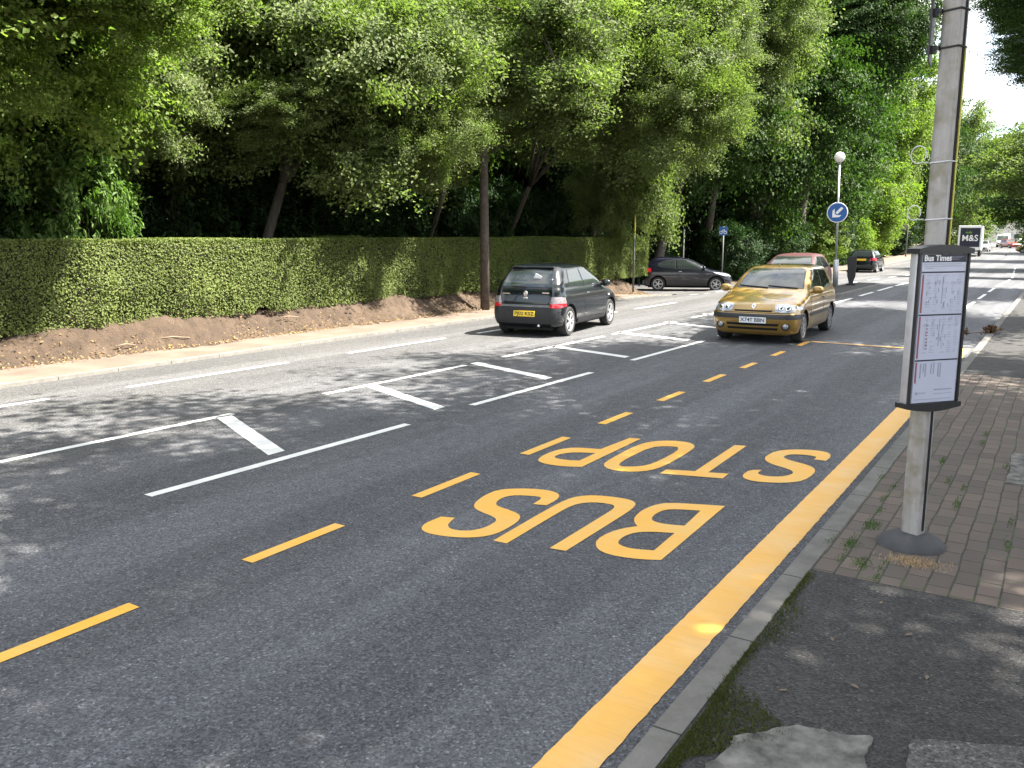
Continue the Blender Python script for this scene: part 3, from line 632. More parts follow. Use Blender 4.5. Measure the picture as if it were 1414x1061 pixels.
# ------------------------------------------------------------------ bus stop
PX, PY, PZ = -.665, 5.66, .1
def bus_stop():
    root = tag(empty('bus_stop', (PX, PY, PZ), R(-6)), 'grey bus stop post with framed Bus Times timetable and small flag at top', 'bus stop')
    # post: D shaped section; broad face turned to the camera side
    yaw = R(16)  # around own axis
    sec = []
    W2, D2 = .062, .046
    for sx, sy, a0 in ((1, -1, -90), (1, 1, 0), (-1, 1, 90), (-1, -1, 180)):
        r_ = .012 if sx > 0 else .04
        for k in range(6):
            t = R(a0+90*k/5); sec.append((sx*(W2-r_)+r_*math.cos(t), sy*(D2-r_)+r_*math.sin(t)))
    mb = MB(); mb.prism(sec, 0, 5.2, Matrix.Rotation(-yaw, 4, 'Z'))
    mb.build('post', M['post'], root, autos=40)
    g = MB()  # groove with yellow strip on the right side of the post
    g.box((W2+.0015, .008, 2.3), (.004, .022, 4.4)); o = g.build('side_groove', M['under'], root); o.rotation_euler.z = -yaw
    g = MB(); g.box((W2+.004, .03, 2.35), (.006, .01, 1.2)); o = g.build('edge_strip', M['yellow_sign'], root); o.rotation_euler.z = -yaw
    MB().lathe([(.205, -.02), (.2, .012), (.165, .042), (.125, .062), (.088, .078), (.07, .08)], 28).build('base_collar', M['collar'], root, autos=50)
    # cable ties with long curled tails
    for z, big in ((2.32, 1), (1.995, .85)):
        t = MB(); ring = []
        for s_ in range(len(sec)+1):
            x, y = sec[s_ % len(sec)]; q = Matrix.Rotation(-yaw, 3, 'Z') @ Vector((x*1.05, y*1.07, 0)); ring.append((q.x, q.y, z+.05*q.x))
        t.tube(ring, .0045, 6)
        lp = []
        for k in range(15):
            a = R(-60-k*24); lp.append((-.115*1+.042*big*math.cos(a)*1.0, -.065, z+.045*big+.05*big*math.sin(a)))
        lp = [(-.06, -.055, z-.0)]+lp
        t.tube(lp, [.0035]*len(lp), 6); t.build('cable_tie', M['tie'], root, smooth=True)
    # flag, edge-on
    fl = empty('flag_assembly'); bpy.data.objects.remove(fl)
    f = MB(); f.box((-.12, .03, 3.05), (.01, .24, .33), rz=R(10), bev=.003); fo = f.build('flag', M['black'], root)
    for z in (2.95, 3.15):
        b = MB()
        b.box((-.1, -.02, z), (.045, .05, .04)); b.box((-.078, -.03, z+.006), (.04, .02, .02))
        ring = []
        for s_ in range(len(sec)+1):
            x, y = sec[s_ % len(sec)]; q = Matrix.Rotation(-yaw, 3, 'Z') @ Vector((x*1.05, y*1.07, 0)); ring.append((q.x, q.y, z))
        b.tube(ring, .006, 6)
        b.build('flag_bracket', M['black'], root)
    # timetable case: local frame, x along the face, front is -y
    Wc, Hc = .334, .877
    cx, cy, cz = -.70-PX, 5.366-PY, 1.03-.1
    fx = Matrix.Rotation(R(6), 4, 'Z') @ Matrix.Translation((cx, cy, cz)) @ Matrix.Rotation(R(51.2), 4, 'Z')
    def place(o): o.matrix_local = fx; return o
    c = MB(); c.box((Wc/2+.0, .034, Hc/2), (Wc+.03, .062, Hc), bev=.01); case = place(c.build('timetable_case', M['alu'], root, autos=40))
    def sub(mb, name, mat, autos=None):
        o = mb.build(name, mat, case, autos=autos); return o
    fr = MB()
    for a, b_ in ((-.011, .02), (Wc+.011, .02)): fr.box((a, -.004, Hc/2), (.012, .016, Hc-.01))
    sub(fr, 'frame_edge', M['black'])
    for nm, z0, s_ in (('top_cap', Hc-.006, 1), ('bottom_cap', .006, -1)):
        poly = [(-.03, 0)]+[(-.03+(Wc+.06)*k/10, s_*(.028+.022*math.sin(math.pi*k/10))) for k in range(11)]+[(Wc+.03, 0)]
        m4 = Matrix.Translation((0, .077, z0)) @ Matrix.Rotation(R(90), 4, 'X')
        k = MB(); k.prism(poly, 0, .1, m4); sub(k, nm, M['black'])
    s = MB(); s.box((Wc/2, .0, Hc/2), (Wc-.02, .012, Hc-.02)); sh = sub(s, 'timetable_sheet', M['sheet'])
    def on(mb, name, mat):
        return mb.build(name, mat, case)
    x0, x1 = .012, Wc-.012
    def P(u, v): return x0+(x1-x0)*u, Hc*(1-v)
    def rect(mb, u0, v0, u1, v1, d=.0075):
        ax, az = P(u0, v0); bx, bz = P(u1, v1); mb.box(((ax+bx)/2, -d, (az+bz)/2), (abs(bx-ax), .002, abs(bz-az)))
    h = MB(); rect(h, 0, .012, 1, .062); 
    on(h, 'header_band', M['ink'])
    for v_ in (.122, .40, .70): h = MB(); rect(h, 0, v_, 1, v_+.009); on(h, 'divider_bar', M['ink'])
    rd = MB()
    for a, b_ in ((.14, .39), (.415, .69), (.715, .855)):
        rect(rd, .02, a, .052, b_)
    for k in range(8): rect(rd, .2, .47+.022*k, .24, .476+.022*k)
    on(rd, 'red_band', M['redink'])
    rg = random.Random(8); tx = MB()
    for k in range(3):
        v_ = .072+.013*k; u = .02+.02*k
        while u < (.9 if k < 2 else .2):
            l = rg.uniform(.02, .07); rect(tx, u, v_, u+l, v_+.0035); u += l+.012
    for (va, vb, colm) in ((.145, .385, (.12, .3, .5, .7, .86)), (.42, .66, (.14, .3, .55, .7, .86))):
        v_ = va
        while v_ < vb:
            for u in colm:
                if rg.random() < .8: rect(tx, u+rg.uniform(0, .02), v_, u+rg.uniform(.05, .11), v_+.003)
            v_ += .0145
        rect(tx, .5, va+.01, .507, vb-.05); rect(tx, .1, va+.05, .95, va+.0515)
        for _ in range(22):
            u = rg.uniform(.1, .9); v0 = rg.uniform(va, vb-.05); rect(tx, u, v0, u+.004, v0+rg.uniform(.01, .035))
    for u in (.13, .2, .25, .38, .44, .55, .6): rect(tx, u, .725, u+.022, .725+rg.uniform(.04, .1))
    for v_ in (.9, .905, .93): rect(tx, .5, v_, .92, v_+.003)
    rect(tx, .06, .915, .12, .935); rect(tx, .14, .92, .3, .926); rect(tx, .04, .965, .9, .968)
    on(tx, 'small_print', M['ink2'])
    def letter(s_, size, u, v_, mat, name, bold=.0):
        me = text_mesh(s_, size, name, bold, 'LEFT'); o = link(name, me, mat, case)
        px, pz = P(u, v_); o.matrix_local = Matrix.Translation((px, -.0092, pz)) @ Matrix.Rotation(R(90), 4, 'X'); return o
    letter('Bus Times', .047, .02, .037, M['sign_white'], 'heading_lettering', .0012)
    q = MB()
    for i in range(3): rect(q, .6, .025+.009*i, .93-.05*i, .027+.009*i, .0086)
    on(q, 'header_small_print', M['ink2'])
bus_stop()

# ------------------------------------------------------------------ foliage
def leaf_quads(P, Nrm, L, Wd, rng, droop=.0):
    """folded rhombic leaves at P with normals Nrm"""
    n = len(P); t = rng.normal(size=(n, 3)); Nn = Nrm/np.linalg.norm(Nrm, axis=1)[:, None]
    t -= (t*Nn).sum(1)[:, None]*Nn; t /= np.linalg.norm(t, axis=1)[:, None]; b = np.cross(Nn, t)
    l = (L*rng.uniform(.65, 1.25, n))[:, None]; wd = l*(Wd/L)
    fold = Nn*wd*.22
    p0 = P-t*l*.5; p2 = P+t*l*.5-Nn*l*droop; p1 = P-t*l*.04+b*wd*.5+fold; p3 = P-t*l*.04-b*wd*.5+fold
    V = np.stack([p0, p1, p2, p3], 1).reshape(-1, 3); i = np.arange(n)*4
    F = np.stack([np.stack([i, i+2, i+1], 1), np.stack([i, i+3, i+2], 1)], 1).reshape(-1, 3)
    return V, F
def dirs(n, rng):
    d = rng.normal(size=(n, 3)); return d/np.linalg.norm(d, axis=1)[:, None]
def crown_data(seed, nclu, per, leaf, wd, rad=1.0, spray=(.16, .06), inner=.5, droop=.15, up=1.0, lob=.28, flat=None):
    """unit-ish crown: clusters of leaves on a lumpy ellipsoid; returns mesh arrays and cluster centres"""
    rng = np.random.default_rng(seed); D = dirs(nclu, rng)
    lobes = dirs(9, rng); lv = np.exp(5*(D @ lobes.T-1)).max(1)
    rr = (1-lob+lob*lv*1.5)*rng.uniform(inner, 1, nclu)**.55
    C = D*rr[:, None]; C[:, 2] *= 1.0
    n = nclu*per; ci = np.repeat(np.arange(nclu), per)
    out = C/np.linalg.norm(C, axis=1)[:, None]; hor = out.copy(); hor[:, 2] *= .35; hor += rng.normal(0, .35, hor.shape)*[1, 1, .3]
    hor /= np.linalg.norm(hor, axis=1)[:, None]
    a = rng.normal(0, spray[0], (n, 1))*hor[ci]; q = rng.normal(0, spray[0]*.55, (n, 3))*[1, 1, 0]
    z = rng.normal(0, spray[1], n)
    P = C[ci]+a+q; P[:, 2] += z - .55*spray[0]*np.abs(a[:, 0]/spray[0])**1.2*.4
    cn = rng.normal(0, .55, (nclu, 3)); cn[:, 2] += up*.75; cn += out*.55
    nr = cn[ci]+rng.normal(0, .42, (n, 3))
    V, F = leaf_quads(P, nr, leaf, wd, rng, droop)
    return V, F, C
CROWN = {}
def crown(key, mat, *a, **k):
    V, F, C = crown_data(*a, **k); me = np_mesh('crown_'+key, V, F); me.materials.append(mat); CROWN[key] = (me, C)
# unit radius crowns; leaf size given relative to radius
crown('mapleA', M['leafA'], 11, 300, 220, .038, .030, spray=(.12, .035), lob=.4, inner=.35)
crown('cherryB', M['leafB'], 12, 210, 330, .038, .022, spray=(.115, .05), lob=.5, inner=.35)
crown('cherryB2', M['leafB'], 22, 210, 330, .037, .022, spray=(.115, .05), lob=.5, inner=.35)
crown('darkC', M['leafC'], 13, 400, 150, .038, .027, spray=(.17, .018), lob=.34, up=1.6)
crown('darkC2', M['leafC'], 33, 400, 150, .038, .027, spray=(.15, .022), lob=.4, up=1.4)
crown('brightD', M['leafD'], 14, 420, 110, .046, .034, spray=(.10, .04), lob=.35)
crown('shrubR', M['leafR'], 15, 300, 80, .085, .03, spray=(.11, .05), lob=.25, inner=.65)
crown('shrubS', M['leafS'], 17, 230, 70, .105, .036, spray=(.1, .05), lob=.3, inner=.6)
crown('shrubL', M['leafD'], 16, 260, 80, .09, .034, spray=(.11, .05), lob=.3, inner=.65)

crown('street', M['leafA'], 41, 620, 80, .032, .025, spray=(.085, .04), lob=.4, inner=.15)
crown('street2', M['leafC'], 43, 620, 78, .033, .025, spray=(.09, .03), lob=.4, inner=.15)
def limb_tube(mb, a, b, r0, r1, rng, n=6, bend=.12, seg=7):
    a, b = Vector(a), Vector(b); L = (b-a).length; pts = []; k1 = Vector([rng.uniform(-1, 1) for _ in range(3)])*L*bend
    for i in range(n+1):
        t = i/n; pts.append(a.lerp(b, t)+k1*math.sin(math.pi*t)+Vector((0, 0, L*.06*math.sin(math.pi*t))))
    mb.tube(pts, [r0+(r1-r0)*i/n for i in range(n+1)], seg)
def tree(key, base, centre, rad, label, cat='tree', name='broadleaf_tree', group='trees in the roadside wood', trunk_r=.16, rot=None, limbs=14, seed=0, fork=None, trunk=True, boughs=0, extra=()):
    rng = random.Random(seed*7+3); me, C = CROWN[key]
    bx, by, bz = base; root = tag(empty(name, base), label, cat, group)
    rot = rng.uniform(0, 6.28) if rot is None else rot
    c = bpy.data.objects.new('crown', me); col.objects.link(c); c.parent = root
    loc = Vector((centre[0]-bx, centre[1]-by, centre[2]-bz)); c.location = loc; c.scale = rad; c.rotation_euler = (0, 0, rot)
    for k in range(boughs):
        a = rng.uniform(0, 6.28); q = rng.uniform(-.75, .35); sc3 = rng.uniform(.34, .52)
        bo = bpy.data.objects.new('bough', me); col.objects.link(bo); bo.parent = root
        bo.location = loc+Vector((math.cos(a)*rad[0]*.8, math.sin(a)*rad[1]*.8, q*rad[2])); bo.scale = (rad[0]*sc3*1.1, rad[1]*sc3*1.1, rad[2]*sc3*1.25); bo.rotation_euler = (rng.uniform(-.7, .7), rng.uniform(-.7, .7), a)
    for (qx, qy, qz, rx_, rz_) in extra:
        bo = bpy.data.objects.new('bough', me); col.objects.link(bo); bo.parent = root
        bo.location = (qx-bx, qy-by, qz-bz); bo.scale = (rx_, rx_, rz_); bo.rotation_euler = (.1, .1, qx*7)
    if not trunk: return root
    M4 = Matrix.Translation(loc) @ Matrix.Rotation(rot, 4, 'Z') @ Matrix.Diagonal((*rad, 1))
    mb = MB(); fk = Vector(fork)-Vector(base) if fork else Vector((loc.x*.35, loc.y*.35, max(.35, (loc.z-rad[2])*.8 if loc.z-rad[2] > .6 else loc.z*.4)))
    base_pt = Vector((0, 0, -.15)); mid = base_pt.lerp(fk, .5)+Vector((rng.uniform(-.1, .1), rng.uniform(-.1, .1), 0))
    mb.tube([base_pt, base_pt.lerp(mid, .3), mid, fk], [trunk_r*1.35, trunk_r*1.05, trunk_r, trunk_r*.85], 10)
    hubs = []
    for k in range(4):
        a = rng.uniform(0, 6.28) if k else 0
        h = loc+Vector((math.cos(a)*rad[0]*.3*(k > 0), math.sin(a)*rad[1]*.3*(k > 0), rng.uniform(-.25, .15)*rad[2]))
        limb_tube(mb, fk, h, trunk_r*.7, trunk_r*.35, rng); hubs.append(h)
    for k in range(limbs):
        q = M4 @ Vector(C[rng.randrange(len(C))]); h = min(hubs, key=lambda u: (u-q).length)
        limb_tube(mb, h, q, trunk_r*.32, .012, rng, 5, .1, 5)
    mb.build('trunk', M['bark'], root, smooth=True)
    return root

# near trees along the left, from the left photo edge
G1 = 'trees standing behind the hedge'
tree('mapleA', (-17.2, 7.6, .4), (-15.0, 8.0, 5.4), (2.3, 2.2, 2.4), 'bright yellow green maple filling the top left corner', seed=1, group=G1, trunk_r=.13, boughs=3)
tree('mapleA', (-14.6, 3.6, .4), (-11.7, 4.9, 6.9), (2.5, 2.9, 2.3), 'maple leaning over the pavement at the left photo edge', seed=12, group=G1, trunk_r=.13, boughs=2, extra=[(-12.6, 7.6, 5.9, 1.3, .9), (-11.7, 8.3, 5.7, 1.2, 1.0), (-13.0, 6.2, 4.6, 1.1, 1.3)])
tree('mapleA', (-18.6, 9.6, .4), (-17.4, 9.6, 8.2), (3.2, 3.2, 2.8), 'tall maple crown behind the top left corner', seed=2, group=G1, trunk_r=.16, boughs=3)
tree('cherryB', (-17.6, 12.3, .4), (-17.0, 12.6, 6.7), (2.9, 2.9, 2.9), 'tree with the thin straight trunk left of the forked leaning one', seed=3, group=G1, trunk_r=.14, fork=(-17.3, 12.9, 3.9), boughs=3)
tree('cherryB2', (-15.9, 13.5, .4), (-14.5, 14.8, 5.7), (2.7, 2.8, 2.6), 'tree with leaning trunk forking low above the hedge', seed=4, group=G1, trunk_r=.12, fork=(-15.5, 14.3, 3.2), limbs=26, boughs=2, extra=[(-13.6, 15.6, 4.15, 1.25, .8), (-14.6, 13.2, 4.8, 1.2, .8)])
tree('cherryB', (-18.6, 18.2, .4), (-13.6, 17.4, 6.2), (2.6, 2.6, 2.6), 'leafy tree left of the wooden pole', seed=5, group=G1, trunk_r=.08, boughs=2, extra=[(-13.9, 18.2, 4.7, 1.2, .8), (-15.5, 17.5, 5.2, 1.8, 1.4)])
tree('cherryB2', (-18.0, 21.8, .4), (-11.9, 20.4, 7.2), (2.8, 2.8, 2.4), 'pale green drooping tree right over the wooden pole', seed=6, group=G1, limbs=26, trunk_r=.08, boughs=3)
tree('cherryB', (-18.0, 26.4, .4), (-12.0, 25.0, 7.4), (3.1, 3.3, 2.9), 'tree with long pale branches above the black hatchback', seed=7, group=G1, limbs=34, trunk_r=.09, boughs=4)
tree('cherryB2', (-15.2, 30.4, .1), (-13.3, 29.8, 6.5), (2.3, 2.4, 4.0), 'tall narrow light green tree at the hedge end', seed=8, group=G1, limbs=18, trunk_r=.1, boughs=4)
tree('darkC2', (-16.5, 31.5, .1), (-15.4, 31.8, 10.2), (3.8, 3.8, 4), 'green tree towering behind the light green one at the hedge end', seed=9, group=G1)
# second rank, dark
G2 = 'trees deep in the wood behind the hedge'
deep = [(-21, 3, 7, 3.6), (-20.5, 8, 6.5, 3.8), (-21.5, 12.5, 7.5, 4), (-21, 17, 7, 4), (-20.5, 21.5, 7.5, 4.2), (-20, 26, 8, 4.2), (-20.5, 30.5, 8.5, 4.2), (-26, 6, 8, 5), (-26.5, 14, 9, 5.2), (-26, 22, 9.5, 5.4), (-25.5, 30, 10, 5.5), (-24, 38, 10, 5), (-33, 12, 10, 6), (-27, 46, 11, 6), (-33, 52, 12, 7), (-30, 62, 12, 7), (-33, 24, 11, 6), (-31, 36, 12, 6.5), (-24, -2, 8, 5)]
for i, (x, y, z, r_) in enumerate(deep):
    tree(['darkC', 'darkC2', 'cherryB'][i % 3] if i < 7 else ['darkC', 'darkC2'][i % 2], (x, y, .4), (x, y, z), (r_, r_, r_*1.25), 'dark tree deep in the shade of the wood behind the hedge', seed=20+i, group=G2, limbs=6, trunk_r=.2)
# undergrowth
G3 = 'dark evergreen shrubs behind the hedge'
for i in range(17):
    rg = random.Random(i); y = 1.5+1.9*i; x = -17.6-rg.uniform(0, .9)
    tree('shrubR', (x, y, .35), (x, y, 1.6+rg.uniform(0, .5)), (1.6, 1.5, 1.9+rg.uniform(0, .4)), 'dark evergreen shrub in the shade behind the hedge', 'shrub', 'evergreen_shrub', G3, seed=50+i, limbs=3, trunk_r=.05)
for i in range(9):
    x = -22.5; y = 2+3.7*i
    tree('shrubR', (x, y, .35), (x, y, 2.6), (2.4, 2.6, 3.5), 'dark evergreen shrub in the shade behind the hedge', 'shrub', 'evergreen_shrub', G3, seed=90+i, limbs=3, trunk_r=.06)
for i, (x, y) in enumerate([(-19.5, 34.5), (-21, 37), (-24.5, 36)]):
    tree('shrubR', (x, y-2, 0), (x, y-2, 2.4), (2.4, 2.2, 3.2), 'dark evergreen shrub on the near corner of the side road', 'shrub', 'evergreen_shrub', 'shrubs on the side road corner', seed=170+i, limbs=3, trunk_r=.05)
tree('shrubS', (-15.7, 9.1, .4), (-15.1, 9.0, 2.5), (1.2, 1.1, 1.9), 'sunlit glossy shrub with whorled leaves poking over the hedge at left', 'shrub', 'evergreen_shrub', G3, seed=71, limbs=4, trunk_r=.05)
tree('shrubR', (-16.6, 7.0, .4), (-16.4, 7.2, 2.4), (1.5, 1.4, 2.0), 'glossy shrub at the left photo edge above the hedge', 'shrub', 'evergreen_shrub', G3, seed=72, limbs=4, trunk_r=.05)

# beyond the side road
G4 = 'trees beyond the side road'
tree('cherryB', (-17, 46, 0), (-14.6, 44.5, 12), (4.4, 4.4, 5.0), 'grey green tree high behind the light green tree at the hedge end', seed=101, group=G4, trunk_r=.2, boughs=3)
tree('darkC', (-17.5, 40.5, -.3), (-17.4, 43.5, 8.5), (4.6, 4.2, 6.2), 'dark tree behind the parked hatchback in the side road', seed=102, group=G4, trunk_r=.25)
tree('darkC2', (-16.8, 52, -.3), (-14.8, 51, 9.5), (4.2, 4.2, 6.2), 'dark tree just left of the great dark beech', seed=103, group=G4, trunk_r=.28)
tree('darkC', (-15.8, 60, -.3), (-13.9, 59, 13.2), (5.3, 6.0, 7.2), 'great dark layered beech overhanging the road behind the round beacon', seed=104, group=G4, trunk_r=.3, limbs=26, boughs=5)
tree('darkC2', (-19.5, 64, -.3), (-18.5, 66, 9), (6, 6, 8), 'dark tree behind the great beech trunk', seed=105, group=G4, trunk_r=.3)
tree('darkC', (-24, 50, -.3), (-23, 51, 10), (6.5, 6.5, 9), 'dark tree deep beyond the side road', seed=106, group=G4, trunk_r=.3)
tree('darkC', (-26, 62, -.3), (-26, 62, 11), (7.5, 7.5, 10), 'dark tree deep beyond the side road', seed=107, group=G4, trunk_r=.3)
tree('darkC2', (-19, 75, -.3), (-18.2, 75, 10), (5.4, 6, 6.8), 'dark tree beyond the great beech on the left pavement', seed=108, group=G4, trunk_r=.3)
tree('brightD', (-17.2, 84, -.3), (-16.4, 84, 4.4), (3.4, 4.2, 4.4), 'small bright lime green tree behind the driven away black car', seed=109, group=G4, trunk_r=.15)
tree('brightD', (-19.5, 102, -.3), (-18.6, 102, 6.0), (4.6, 5, 6.0), 'bright green tree behind the brown direction sign', seed=110, group=G4, trunk_r=.2)
tree('brightD', (-17.6, 92, -.3), (-16.6, 96, 13.5), (5.2, 5, 6.5), 'tall bright green tree against the sky left of the bus stop post', seed=111, group=G4, trunk_r=.3)
tree('darkC2', (-21, 118, 0), (-18.6, 118, 12), (7, 7, 10), 'mid green tree just left of the lorry', seed=112, group=G4, trunk_r=.3)
tree('cherryB', (-19, 138, 0), (-14.2, 140, 12), (6.8, 6.4, 10.5), 'light green tree above the lorry', seed=113, group=G4, trunk_r=.3)
tree('darkC2', (-22, 165, .1), (-18.5, 165, 10.5), (8.5, 8.5, 9.6), 'broad tree farther beyond the lorry', seed=114, group=G4, trunk_r=.3)
tree('brightD', (-20.5, 190, .2), (-15.5, 190, 10), (8, 8, 8.6), 'sunny tree far beyond the lorry', seed=115, group=G4, trunk_r=.3)
tree('darkC2', (-17, 270, .4), (-14, 270, 9), (11, 9, 10), 'distant tree closing the end of the road', seed=116, group=G4, trunk_r=.3)
tree('cherryB', (3, 255, .4), (0, 250, 10), (9, 9, 10), 'distant tree closing the road end at right', seed=117, group=G4, trunk_r=.3)
tree('cherryB', (-36, 230, .4), (-34, 230, 11), (13, 12, 12), 'distant tree left of the road end', seed=118, group=G4, trunk_r=.3)
for i, (x, y, r_, k) in enumerate([(-15.9, 46.5, 1.7, 'shrubR'), (-16.4, 49.5, 2, 'shrubR'), (-16.2, 54, 2.2, 'shrubR'), (-16.6, 58.5, 2, 'shrubR'), (-16.4, 67, 2.2, 'shrubL'), (-16.3, 72, 2.2, 'shrubR'), (-16.5, 78, 2.2, 'shrubL'), (-17.2, 92, 2.5, 'shrubL'), (-17.8, 110, 2.6, 'shrubR'), (-20, 42.5, 2.4, 'shrubR'), (-23, 40, 2.5, 'shrubR'), (-27, 44, 3.4, 'shrubR'), (-21.5, 55, 3.6, 'shrubR'), (-26, 56, 3.8, 'shrubR'), (-20, 49, 3, 'shrubR')]):
    tree(k, (x, y, gz(x, y)), (x, y, gz(x, y)+r_*.85), (r_, r_*1.2, r_*1.1), '%s roadside shrub at the foot of the trees beyond the side road' % ('bright green' if k == 'shrubL' else 'dark green'), 'shrub', 'roadside_shrub', 'shrubs beyond the side road', seed=130+i, limbs=3, trunk_r=.05)

# right side trees: their crowns overhang the near lane and cast its shade
G5 = 'street trees overhanging the near pavement'
tree('street2', (4.6, -.5, .1), (3.0, 1.2, 9.4), (5.4, 5.2, 2.4), 'street tree whose crown shades the near footway', seed=201, group=G5, trunk_r=.28)
tree('street', (4.8, 9.0, .1), (2.2, 8.2, 9.2), (5.2, 5.0, 2.4), 'street tree whose crown shades the painted letters', seed=202, group=G5, trunk_r=.28)
tree('street2', (4.8, 16.5, .1), (2.7, 16.0, 10.0), (5.0, 4.6, 2.6), 'street tree whose crown shades the far end of the bus bay', seed=203, group=G5, trunk_r=.28)
tree('darkC', (3.6, 26.5, .1), (1.7, 23.5, 8.0), (2.9, 4.2, 3.0), 'dark street tree drooping into the top right corner', seed=204, group=G5, trunk_r=.28, limbs=30, extra=[(-.5, 21.5, 7.2, 1.5, 1.2), (-.3, 21.0, 5.9, 1.1, .9), (-1.3, 25.5, 7.6, 1.1, .8), (-.9, 26.5, 6.4, 1.2, .9)])
tree('mapleA', (4.2, 38, .1), (3.8, 38, 12.0), (4.2, 5.2, 4.4), 'street tree beyond the drooping dark one', seed=205, group=G5, trunk_r=.28)
tree('cherryB', (4.0, 54, -.2), (1.0, 54, 6.2), (3.6, 5.0, 3.6), 'light street tree at the right photo edge', seed=206, group=G5, trunk_r=.28)
tree('street2', (8.5, 4.5, .1), (7.6, 4.6, 9.6), (3.7, 3.9, 2.6), 'unseen tree added to shade the near footway, outside the frame', seed=211, group=G5, trunk_r=.28)  # this tree and the next are added out of view to deepen paving shade
tree('street', (8.8, 12, .1), (7.6, 12.2, 9.8), (4.0, 4.2, 2.6), 'unseen tree added to shade the block paving, outside the frame', seed=212, group=G5, trunk_r=.28)
tree('darkC2', (4.0, 72, -.3), (0.4, 72, 7.2), (4.8, 5.4, 5.4), 'street tree far along the right pavement', seed=207, group=G5, trunk_r=.28)
tree('mapleA', (3.0, 96, -.3), (-.6, 96, 6.6), (4.6, 5.6, 5), 'farther street tree along the right pavement', seed=208, group=G5, trunk_r=.28)
tree('darkC2', (1.5, 125, 0), (-.2, 125, 7), (5, 6, 6), 'distant street tree along the right pavement', seed=209, group=G5, trunk_r=.28)

# garden hedge behind the near pavement (right, beyond the frame)
def leafy_box(name, x0, x1, y0, y1, z0, z1, dens, leaf, wd, mat, seed, wav=.13, core=M['soil']):
    rng = np.random.default_rng(seed); parts = []
    def surf(n, side):
        if side == 'R': P = np.stack([np.full(n, x1), rng.uniform(y0, y1, n), z0+(z1-z0)*rng.random(n)], 1); nn = np.array([1, 0, .35])
        if side == 'L': P = np.stack([np.full(n, x0), rng.uniform(y0, y1, n), z0+(z1-z0)*rng.random(n)], 1); nn = np.array([-1, 0, .35])
        if side == 'T': P = np.stack([rng.uniform(x0, x1, n), rng.uniform(y0, y1, n), np.full(n, z1)], 1); nn = np.array([.1, 0, 1])
        if side == 'E': P = np.stack([rng.uniform(x0, x1, n), np.full(n, y1), z0+(z1-z0)*rng.random(n)], 1); nn = np.array([0, 1, .3])
        if side == 'S': P = np.stack([rng.uniform(x0, x1, n), np.full(n, y0), z0+(z1-z0)*rng.random(n)], 1); nn = np.array([0, -1, .3])
        return P, np.tile(nn, (n, 1)).astype(float)
    for side, area, face in (('R', (y1-y0)*(z1-z0), 1), ('L', (y1-y0)*(z1-z0), .5), ('T', (x1-x0)*(y1-y0), 1), ('E', (x1-x0)*(z1-z0), 1), ('S', (x1-x0)*(z1-z0), 1)):
        P, nn = surf(int(area*dens*face), side)
        y, z, x = P[:, 1], P[:, 2], P[:, 0]
        gr = np.random.default_rng(99); wv = np.zeros(len(y))
        for q in range(260):
            cy, cz, cs = gr.uniform(y0, y1), gr.uniform(z0-.1, z1), gr.uniform(.1, .28)
            wv += wav*gr.uniform(-.8, 1.1)*np.exp(-((y-cy)**2+(z-cz)**2)/(2*cs*cs))
        wv += wav*.3*np.sin(y*1.3+1)
        # lower half bulges and breaks up
        low = np.clip(((z0+.75*(z1-z0))-z)/(z1-z0), 0, 1)
        amp = (.2+1.5*low) if side in 'RL' else np.full(len(P), .25)
        dep = np.abs(rng.normal(0, .045+.05*low, len(P)))
        nd = nn.copy(); nd[:, 2] = 0 if side != 'T' else 1; nd[:, 0] = nd[:, 0] if side != 'T' else 0
        P = P+nd*(wv*amp-dep)[:, None]
        if side in 'RLES':
            bot = z0+.07*np.sin(y*1.7)+.06*np.sin(y*4.3+.5)+.04*np.sin(y*9)-.06
            keep = P[:, 2] > bot; P = P[keep]; nn = nn[keep]
        nr = nn+rng.normal(0, .6, nn.shape); nr[:, 2] += .3
        parts.append(leaf_quads(P, nr, leaf, wd, rng, .1))
    b = 0; Vs = []; Fs = []
    for V, F in parts: Vs.append(V); Fs.append(F+b); b += len(V)
    return np_mesh(name, np.concatenate(Vs), np.concatenate(Fs))
M['hedgecore'] = plain('hedge twigs', (.022, .02, .012), .95, 0, .4, 20)
h = tag(empty('clipped_hedge', (-14.3, 14, .4)), 'long clipped green hedge on top of the earth bank', 'hedge')
me = leafy_box('foliage', -15.2, -13.75, -3, 31.3, .46, 1.95, 2700, .043, .029, M['leafH'], 3)
o = link('foliage', me, M['leafH']); o.parent = h; o.location = (14.3, -14, -.4)
core = MB(); 
cv = []; cf = []; yy = [-2.9+.4*i for i in range(86)]
for y in yy:
    wob_ = .05*math.sin(y*2.1+1); b_ = .46+.07*math.sin(y*1.7)+.05*math.sin(y*4.3+.5)
    for x, z in ((-15.0, b_), (-15.0, 1.84), (-13.98+wob_, 1.84), (-13.95+wob_, 1.1), (-14.12, b_+.1)): cv.append((x, y, z))
for j in range(len(yy)-1):
    for k in range(5): cf.append((j*5+k, j*5+(k+1) % 5, (j+1)*5+(k+1) % 5, (j+1)*5+k))
cf += [(0, 1, 2, 3, 4), tuple((len(yy)-1)*5+k for k in (4, 3, 2, 1, 0))]
core.add(cv, cf); st = MB()
rg = random.Random(3)
for i in range(70):
    y = -2.5+i*.48; x = -14.3+rg.uniform(-.2, .2); st.tube([(x, y, .3), (x+rg.uniform(-.1, .1), y+rg.uniform(-.1, .1), .75), (x+rg.uniform(-.15, .2), y+rg.uniform(-.2, .2), 1.2)], [.03, .022, .015], 6)
core.v, core.f = core.v, core.f
o = core.build('twig_core', M['hedgecore'], h); o.location = (14.3, -14, -.4)
o = st.build('stem_row', M['bark'], h); o.location = (14.3, -14, -.4)
